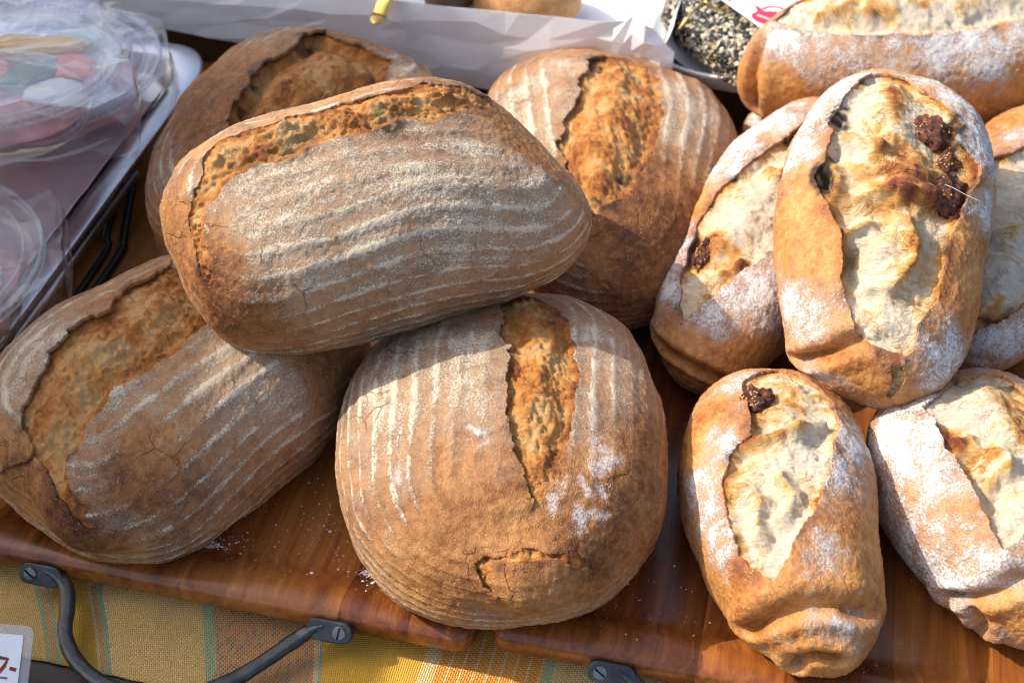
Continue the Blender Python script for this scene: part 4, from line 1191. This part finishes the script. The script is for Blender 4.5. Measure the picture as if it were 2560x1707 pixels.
P_, Q_ = paper_wall(-.52, .086, ([-.52, -.40, -.08, .086], [.006, .002, -.022, -.030]), ([-.52, -.285, -.144, .039, .060, .086], [.032, .042, .053, .055, .060, .046]), 0.0, .0035, 5, 22, 6)
w = mesh_obj('front_paper', P_, Q_, MAT['paper'], bx, False); md = w.modifiers.new('thickness', 'SOLIDIFY'); md.thickness = .0006
P_, Q_ = paper_wall(-.30, 0, ([-.30, 0], [.0, -.010]), ([-.30, 0], [.050, .050]), 0, .003, 9, 14, 6)
P_ = P_[:, [1, 0, 2]]*np.array([1, -1, 1]) + np.array([.086, 0.0, 0])
w = mesh_obj('side_paper', P_, Q_, MAT['paper'], bx, False); md = w.modifiers.new('thickness', 'SOLIDIFY'); md.thickness = .0006
P_, Q_ = paper_wall(-.52, .080, ([-.52, .080], [.002, .002]), ([-.52, .080], [.300, .300]), 0, .004, 15, 24, 14, fold=False)
P_ = P_[:, [0, 2, 1]] + np.array([0, 0, .004])
w = mesh_obj('floor_paper', P_, Q_, MAT['paper'], bx, False)
P_, Q_ = paper_wall(-.52, .086, ([-.52, .086], [.0, .0]), ([-.52, .086], [.055, .055]), .300, .003, 19, 80, 16, fold=False)
mesh_obj('back_paper', P_, Q_, MAT['paper'], bx)
# folded paper flap at the box corner
fp = frame_empty('paper_flap', .070, .548, RZ+.012); tag(fp, 'crumpled white paper corner sticking out between box and enamel dish', 'paper')
P_, Q_ = paper_wall(-.026, .026, ([-.026, .026], [-.02, -.012]), ([-.026, -.008, .004, .026], [.044, .060, .052, .030]), 0, .012, 31, 7, 6)
w = mesh_obj('flap', P_, Q_, MAT['paper'], fp, False); md = w.modifiers.new('thickness', 'SOLIDIFY'); md.thickness = .0006
# things in the box
def simple_bun(name, label, u, v, z, size, mat, seed, group=None):
    bm = bmesh.new(); bmesh.ops.create_icosphere(bm, subdivisions=4, radius=1)
    Vn = np.array([x.co[:] for x in bm.verts]); Fn = np.array([[x.index for x in f.verts] for f in bm.faces]); bm.free()
    r = 1+.06*fbm(Vn+seed, 1.2, 3, .5, seed); Vn = Vn*r[:, None]; Vn[:, 2] = np.where(Vn[:, 2] < 0, Vn[:, 2]*.55, Vn[:, 2]); Vn = Vn*np.array(size)
    z0 = Vn[:, 2].min()
    o = mesh_obj(name, Vn, Fn, mat, None, True, dict(flour=np.full(len(Vn), .2), bake=np.full(len(Vn), .3), char=np.zeros(len(Vn))))
    o.location = tray_pt(u, v, z-z0); o.rotation_euler = (0, 0, TRAY_ANG)
    return tag(o, label, 'bread', group)
simple_bun('bread_roll', 'orange-brown roll in the paper-lined box beside the empty paper corner', -.050, .640, RZ+.006, (.050, .045, .032), MAT['fig_crust'], 3)
simple_bun('bread_roll', 'flattened dark roll in the paper-lined box between the sign and the other roll', -.118, .640, RZ+.006, (.022, .04, .032), MAT['riser'], 6)
sg = frame_empty('sign_card', -.205, .600, RZ+.028); tag(sg, 'small white sign with dark red lettering lying in the paper-lined box', 'sign')
sg.rotation_euler = (math.radians(35), 0, TRAY_ANG)
V, Fc = prism(rrect(.085, .05, .002, 3), 0, .001); mesh_obj('card', V, Fc, MAT['card'], sg, False)
for x0 in (-.026, -.014, -.003, .010, .020):
    V, Fc = stroke([(x0, -.016), (x0+.001, -.008), (x0+.005, -.009), (x0+.006, -.016)], .0022, .001, .0013); mesh_obj('letter', V, Fc, MAT['maroon'], sg, False)
sp = empty('brass_tongs', tray_pt(-.157, .562, RZ+.055), (0, 0, TRAY_ANG)); tag(sp, 'brass tongs with a rounded tip resting over the edge of the paper-lined box', 'tongs')
V, Fc = tube(smooth_path([(.002, -.022, -.004), (.004, -.012, .004), (.008, .0, .010), (.012, .05, .030), (.018, .14, .060)], 6), .006, 14, flat=(.0068, .0016)); mesh_obj('arm', V, Fc, MAT['brass'], sp)
bm = bmesh.new(); bmesh.ops.create_uvsphere(bm, u_segments=16, v_segments=10, radius=1); me = [(v.co.x*.0072+.0020, v.co.y*.011-.024, v.co.z*.0022-.0055) for v in bm.verts]
bm.verts.index_update(); fs = [tuple(v.index for v in f.verts) for f in bm.faces]; bm.free(); mesh_obj('tip', me, fs, MAT['brass'], sp)

# enamel dish with a seed-covered loaf
dh = frame_empty('enamel_dish', .215, .665, RZ+.0005); tag(dh, 'white enamel dish holding the black and white seeded loaf', 'dish')
prof = [(0.0, .001), (.86, .001), (.93, .004), (.965, .016), (1.0, .0195), (1.015, .0190), (1.012, .0170), (.975, .0125), (.945, .002), (.90, -.0002), (0.0, -.0002)]
V = []; Fc = []; rr = rrect(2.0, 2.0, .5, 12); n = len(rr)
for s_, z_ in prof:
    V += [(x*(.150-.010+.010*1)*s_ if False else x*s_*.150, y*s_*.106, z_) for x, y in rr]
for i in range(len(prof)-1):
    for k in range(n): Fc.append((i*n+k, i*n+(k+1) % n, (i+1)*n+(k+1) % n, (i+1)*n+k))
mesh_obj('basin', V, Fc, MAT['enamel'], dh)
lp = mesh_obj('lining_paper', *paper_wall(-.13, .12, ([-.13, .12], [-.085, -.085]), ([-.13, .12], [.09, .09]), 0, .006, 44, 60, 40, fold=False), MAT['paper'], dh)
lp.data.vertices.foreach_set('co', np.array([(v.co.x, v.co.z, .004+abs(v.co.y)*.6 + .030*max(0, (abs(v.co.x+.005)-.085)/.045)**2) for v in lp.data.vertices], np.float32).ravel())
sb = frame_empty('seeded_loaf', .152, .608, RZ+.010, math.radians(-47)); tag(sb, 'loaf coated in black and white sesame seeds lying in the enamel dish', 'bread')
bm = bmesh.new(); bmesh.ops.create_icosphere(bm, subdivisions=5, radius=1)
Vn = np.array([x.co[:] for x in bm.verts]); Fn = np.array([[x.index for x in f.verts] for f in bm.faces]); bm.free()
e = (np.abs(Vn)**3.2).sum(1)**(-1/3.2); Vn = Vn*e[:, None]*np.array((.085, .050, .022)); Vn[:, 2] = np.maximum(Vn[:, 2], -.022)+.022
Vn = Vn*(1+.03*fbm(Vn, 30, 3)[:, None]); mesh_obj('seed_crust', Vn, Fn, MAT['seeded'], sb)
# coarse seeds as relief
rng = np.random.default_rng(9); bs = bmesh.new()
for i in rng.choice(np.where(Vn[:, 2] > .012)[0], 1500, replace=False):
    q = Quaternion((rng.normal(), rng.normal(), rng.normal(), rng.normal())).normalized().to_matrix().to_4x4()
    bmesh.ops.create_icosphere(bs, subdivisions=1, radius=1, matrix=Matrix.Translation(Vector(Vn[i])) @ q @ Matrix.Diagonal((.0021, .0014, .0009, 1)))
me = bpy.data.meshes.new('seeds'); bs.to_mesh(me); bs.free(); me.materials.append(MAT['seeded']); so = bpy.data.objects.new('seeds', me); COL.objects.link(so); so.parent = sb; so['kind'] = 'stuff'
# wire tie loop
wt = frame_empty('wire_tie', .110, .606, RZ+.0600); tag(wt, 'gold wire tie looped over the seeded loaf', 'wire tie')
lp_ = [(.012*math.cos(a)+.010, .013*math.sin(a)+.008, .003*math.sin(2*a)) for a in np.linspace(-2.3, 3.6, 40)]
V, Fc = tube([(-.014, -.034, -.008), (-.006, -.014, -.002)]+lp_, .0011, 8); mesh_obj('wire', V, Fc, MAT['brass'], wt)
# card with a teapot
cd = frame_empty('teapot_card', .123, .619, RZ+.0590); tag(cd, 'white card printed with a crimson teapot lying on the seeded loaf', 'card')
cd.rotation_euler = (0, 0, TRAY_ANG+math.radians(-47))
V, Fc = prism(rrect(.105, .085, .003, 4, .0425, .0425), 0, .0009); mesh_obj('card', V, Fc, MAT['card'], cd, False)
pts = []
def tp(*a): return [(.049+(x*.94-y*.34)*.68, .0135+(x*.34+y*.94)*.68) for x, y in a]
body = tp(*[(.020*math.cos(t)*(1.0 if math.sin(t) < 0 else .93), .0155*math.sin(t)) for t in np.linspace(0, 2*math.pi, 40, endpoint=False)])
V, Fc = prism(body, .0009, .0013); mesh_obj('teapot_body', V, Fc, MAT['red'], cd, False)
V, Fc = prism(tp((-.015, .002), (-.023, .012), (-.028, .016), (-.027, .0185), (-.020, .016), (-.011, .011)), .0009, .00131); mesh_obj('teapot_spout', V, Fc, MAT['red'], cd, False)
V, Fc = prism(tp((-.008, .014), (.008, .014), (.006, .0175), (.002, .018), (.002, .021), (-.002, .021), (-.002, .018), (-.006, .0175)), .0009, .00132); mesh_obj('teapot_lid', V, Fc, MAT['red'], cd, False)
V, Fc = stroke(tp(*[(.001+.0165*math.cos(t), .0165+.0155*math.sin(t)) for t in np.linspace(-.35, math.pi+.1, 24)]), .0024, .0009, .00133); mesh_obj('teapot_handle', V, Fc, MAT['red'], cd, False)
for k in range(7):
    V, Fc = stroke(tp((-.012+.0034*k, -.0035), (-.0105+.0034*k, .0000)), .0012, .0013, .0016); mesh_obj('letter', V, Fc, MAT['card'], cd, False)

# ================================================================= steel tray on a wire rack, with tubs
MZ = .055
mt = frame_empty('steel_tray', -.302, .30, 0); tag(mt, 'shallow steel baking tray with rounded corners standing on a wire rack', 'tray')
W_, H_ = .36, .465
rr = rrect(2, 2, .22, 12); n = len(rr)
V = []; Fc = []
for inset, z_ in [(0.0012, .0515), (0, .0545), (.002, .0555), (.018, .0550), (.020, .0535), (.026, .038), (.032, .036), (.12, .036)]:
    V += [(-W_/2 + x*(W_/2-inset), y*(H_/2-inset), z_) for x, y in rr]
for i in range(7):
    for k in range(n): Fc.append((i*n+k, i*n+(k+1) % n, (i+1)*n+(k+1) % n, (i+1)*n+k))
Fc.append(tuple(7*n+k for k in range(n)))
mesh_obj('pan', V, Fc, MAT['steel'], mt); mt.location = tray_pt(-.302, .297, 0)
wr = frame_empty('wire_rack', -.315, .27, 0); tag(wr, 'dark wire rack with bent legs under the steel baking tray', 'rack')
V, Fc = tube([(0, -.16, .029), (0, .10, .029)], .0042, 10); mesh_obj('rail', V, Fc, MAT['steel'], wr)
V, Fc = tube([(-.28, -.16, .029), (-.28, .10, .029)], .0042, 10); mesh_obj('rail', V, Fc, MAT['steel'], wr)
for dx in (0, -.28):
    V, Fc = tube(smooth_path([(dx, -.16, .029), (dx, -.172, .022), (dx+.004, -.172, .008), (dx+.008, -.16, .0036), (dx+.014, -.06, .0036), (dx+.014, .028, .0036), (dx+.012, .042, .008), (dx+.002, .085, .022), (dx, .098, .029)], 5), .0034, 10); mesh_obj('leg_wire', V, Fc, MAT['darkwire'], wr)
    V, Fc = tube(smooth_path([(dx-.012, -.15, .0036), (dx+.002, -.06, .0036), (dx+.002, .028, .0036), (dx-.002, .042, .010), (dx-.008, .085, .024)], 5), .0030, 10); mesh_obj('cross_wire', V, Fc, MAT['darkwire'], wr)
for v_ in np.linspace(-.14, .08, 6):
    V, Fc = tube([(-.28, v_, .0325), (0, v_, .0325)], .0015, 8); mesh_obj('rung', V, Fc, MAT['darkwire'], wr)
pp = mesh_obj('pink_paper', *paper_wall(-.30, -.019, ([-.30, -.019], [-.19, -.19]), ([-.30, -.019], [.17, .17]), 0, .004, 61, 60, 60, fold=False), MAT['pink'], None)
c = np.array([(v.co.x, v.co.z, v.co.y) for v in pp.data.vertices]); c[:, 2] = .0375+np.abs(c[:, 2])*.5 + .020*sstep(-.034, -.019, c[:, 0])
pp.data.vertices.foreach_set('co', c.astype(np.float32).ravel()); pp.location = tray_pt(-.302, .29, 0); pp.rotation_euler = (0, 0, TRAY_ANG)
tag(pp, 'pale pink paper lining the steel baking tray', 'paper')

def deli_tub(label, loc, R, Hh, tilt, seed, pieces, spike=None, bag=True):
    t = empty('deli_tub', loc, (tilt[0], tilt[1], 0)); tag(t, label, 'tub', 'clear tubs in plastic bags on the steel tray')
    rip = lambda i, a: .0004*math.sin(75*a) if 3 <= i <= 4 else 0
    V, Fc = lathe([(0.0001, .0015), (R*.70, .0015), (R*.74, .004), (R*.80, Hh*.35), (R*.86, Hh*.7), (R*.90, Hh*.9), (R*.97, Hh*.95), (R, Hh*.97)], 240, rip); mesh_obj('bowl', V, Fc, MAT['tub'], t)
    rip2 = None
    V, Fc = lathe([(R*1.005, Hh*.90), (R*1.02, Hh*.93), (R*1.015, Hh*1.03), (R*.985, Hh*1.07), (R*.95, Hh*1.06), (R*.90, Hh*1.00), (R*.88, Hh*1.00), (R*.80, Hh*1.06), (.0001, Hh*1.08)], 240, rip2); mesh_obj('lid', V, Fc, MAT['tub'], t)
    for rr0, zz0, tr0 in ((R*1.012, Hh*1.035, .0016), (R*.885, Hh*1.005, .0011), (R*1.016, Hh*.92, .0010)):
        V, Fc = tube([(rr0*math.cos(g), rr0*math.sin(g), zz0) for g in np.linspace(0, 2*math.pi, 120, endpoint=False)], tr0, 8, close=True); mesh_obj('lid_ring', V, Fc, MAT['ringplastic'], t)
    V = []; Fc = []
    for g in np.linspace(0, 2*math.pi, 110, endpoint=False):
        b0 = len(V); w0 = .0007
        for zq in (Hh*.925, Hh*1.02):
            for rq in (R*1.010, R*1.030):
                for sg0 in (-1, 1): V.append((rq*math.cos(g)-sg0*w0*math.sin(g), rq*math.sin(g)+sg0*w0*math.cos(g), zq))
        Fc += [(b0+i, b0+j, b0+k, b0+l) for i, j, k, l in ((0, 1, 3, 2), (4, 6, 7, 5), (0, 4, 5, 1), (2, 3, 7, 6), (0, 2, 6, 4), (1, 5, 7, 3))]
    rb = mesh_obj('lid_ribbing', V, Fc, MAT['ringplastic'], t, False); rb['kind'] = 'stuff'
    bm = bmesh.new(); bmesh.ops.create_icosphere(bm, subdivisions=4, radius=1)
    Vn0 = np.array([x.co[:] for x in bm.verts]); Fn0 = np.array([[x.index for x in f.verts] for f in bm.faces]); bm.free()
    for k, (nm, mat, x, y, z, sx, sy, sz, rz) in enumerate(pieces):
        Vn = Vn0*(1+.16*fbm(Vn0+seed+k, 1.3, 3, .6, seed+k))[:, None]*np.array((sx, sy, sz))
        c_, s_ = math.cos(rz), math.sin(rz)
        Vn = Vn @ np.array([[c_, s_, 0], [-s_, c_, 0], [0, 0, 1]]) + np.array((x, y, z))
        mesh_obj(nm, Vn, Fn0, MAT[mat], t)
    if bag:
        rng = np.random.default_rng(seed); nphi, nt = 40, 13
        PH, TT = np.meshgrid(np.linspace(0, 2*math.pi, nphi, endpoint=False), np.linspace(0.02, 1, nt), indexing='ij')
        PH = PH + rng.uniform(-.055, .055, PH.shape); TT = np.clip(TT + rng.uniform(-.026, .026, PH.shape), 0, 1)
        rad = R*(1.10 + .05*np.sin(3*PH+seed) + .04*np.sin(7*PH+seed*2))
        if spike: rad = rad + spike[1]*np.exp(-((np.mod(PH-spike[0]+math.pi, 2*math.pi)-math.pi)/.30)**2)
        r = rad*np.minimum(1, TT/.66)**.9
        z = Hh*1.10 + .003 - sstep(.62, 1.0, TT)*Hh*.80
        x, y = r*np.cos(PH), r*np.sin(PH)
        q = np.stack([x, y, z*.5], -1).reshape(-1, 3)+seed
        w = (np.abs(noise3(q, 15, seed))*1.4 - .25).reshape(x.shape) + rng.uniform(-.35, .5, x.shape)
        amp = .0022 + .0095*sstep(.50, .85, TT)
        z = np.maximum(z + amp*w, .002); z = np.where(TT < .62, np.maximum(z, Hh*1.10), z); rr_ = 1+amp*w*5
        P_ = np.stack([x*rr_, y*rr_, z], -1).reshape(-1, 3)
        ii = np.arange(nphi*nt).reshape(nphi, nt); jj = np.roll(ii, -1, 0)
        q4 = np.stack([ii[:, :-1], jj[:, :-1], jj[:, 1:], ii[:, 1:]], -1).reshape(-1, 4)
        flip = rng.random(len(q4)) < .5
        t3 = np.concatenate([q4[flip][:, [0, 1, 2]], q4[flip][:, [0, 2, 3]], q4[~flip][:, [0, 1, 3]], q4[~flip][:, [1, 2, 3]]])
        mesh_obj('plastic_bag', P_, t3, MAT['film'], t, False)
    return t
deli_tub('clear lidded tub in crinkled bag with orange fruit slice and green leaf on top', (-.398, .140, .100), .100, .052, (math.radians(-4), math.radians(3)), 3,
    [('orange_slice', 'orange', .018, .026, .050, .056, .017, .007, .12), ('leaf', 'green', .040, -.014, .050, .034, .014, .004, .75), ('red_slice', 'melon', .066, .002, .048, .022, .018, .006, -.3), ('red_slice', 'melon', .008, -.020, .048, .022, .028, .006, .2),
     ('pale_filling', 'pale', .062, -.030, .045, .022, .016, .006, .6), ('pale_fruit', 'lime', .054, .040, .045, .022, .018, .006, .3), ('rosy_filling', 'rosy', 0, 0, .026, .078, .078, .019, 0)], spike=(-.55, .030))
deli_tub('clear lidded tub partly under the other bagged tub, next to the tray corner', (-.390, .240, .040), .098, .050, (0, 0), 8,
    [('rosy_filling', 'rosy', 0, 0, .024, .078, .078, .018, 0), ('red_slice', 'melon', .050, -.005, .044, .018, .016, .006, .2), ('pale_filling', 'pale', .040, -.035, .044, .028, .02, .006, .3), ('leaf', 'green', .035, .012, .045, .020, .012, .004, .1), ('pale_fruit', 'lime', .03, .05, .044, .03, .02, .006, .3)])
deli_tub('clear ribbed tub standing apart beside the open rye crumb', (-.419, -.038, .040), .100, .062, (0, 0), 14,
    [('rosy_filling', 'rosy', 0, 0, .030, .078, .078, .020, 0), ('pale_filling', 'pale', .030, .0, .050, .04, .03, .008, .3)])

# ================================================================= flour spilt on the tray
rng = np.random.default_rng(21); bs = bmesh.new()
spots_ = [(-.060, .055, .040, 260), (-.030, .075, .025, 160), (-.115, .045, .012, 120), (.002, .050, .016, 120), (.16, .060, .03, 70), (.12, .045, .02, 60), (.30, .06, .05, 60)]
for u, v, sg_, cnt in spots_:
    for _ in range(cnt):
        a, b = rng.normal(u, sg_), rng.normal(v, sg_*.8)
        if b < .012: continue
        r = .00022*math.exp(rng.normal(0, .55)); zc = rim_z(b if a < .06 else b-.008)
        bmesh.ops.create_icosphere(bs, subdivisions=1, radius=1, matrix=Matrix.Translation(tray_pt(a, b, zc+.2*r)) @ Matrix.Diagonal((r*1.3, r, r*.6, 1)))
for u, v, cnt in ((-.012, .040, 160), (-.003, .033, 60), (-.122, .040, 120)):
    for _ in range(cnt):
        a, b = rng.normal(u, .0055), rng.normal(v, .0016); r = .00035*math.exp(rng.normal(0, .4))
        bmesh.ops.create_icosphere(bs, subdivisions=1, radius=1, matrix=Matrix.Translation(tray_pt(a, b, rim_z(b)+.2*r)) @ Matrix.Diagonal((r*1.6, r, r*.5, 1)))
me = bpy.data.meshes.new('spilt_flour'); bs.to_mesh(me); bs.free(); me.materials.append(MAT['flour'])
fo = bpy.data.objects.new('spilt_flour', me); COL.objects.link(fo); tag(fo, 'fine white flour sprinkled over the wooden tray', 'flour', kind='stuff')

# a stray fibre on the big fig
p, nrm_ = L['figtop'][1](*FEATS['figtop']['figs'][2]); 
V, Fc = tube(smooth_path([p+nrm_*.0095+Vector((.004, .012, 0)), p+nrm_*.0105+Vector((0, .003, 0)), p+nrm_*.0098+Vector((-.004, -.006, 0)), p+nrm_*.0075+Vector((-.006, -.016, 0))], 6), .00016, 6)
mesh_obj('fibre', V, Fc, MAT['card'], L['figtop'][0])

# ================================================================= added unseen canvas panel left of the frame, its edge shades the left half
p1 = Vector((-.106, -.255, .008)); p2 = Vector((-.031, .295, .085))
dd_ = (p2-p1).normalized(); nn_ = to_sun.cross(dd_).normalized()
if nn_.x > 0: nn_ = -nn_
o_ = p1 + to_sun*1.25
V = []; Fc = []; na, nb = 40, 16
for i in range(na+1):
    for k in range(nb+1):
        a = -1.0+2.2*i/na; b = .72*k/nb
        V.append(o_ + dd_*a + nn_*b + to_sun*(.012*math.sin(a*21)*min(1, b*6)))
for i in range(na):
    for k in range(nb): q = i*(nb+1)+k; Fc.append((q, q+1, q+nb+2, q+nb+1))
cu = mesh_obj('shade_panel', V, Fc, MAT['canvas'], None); md = cu.modifiers.new('thickness', 'SOLIDIFY'); md.thickness = .002
tag(cu, 'added cream canvas panel out of view, shading the tubs and the left loaves', 'shade panel')
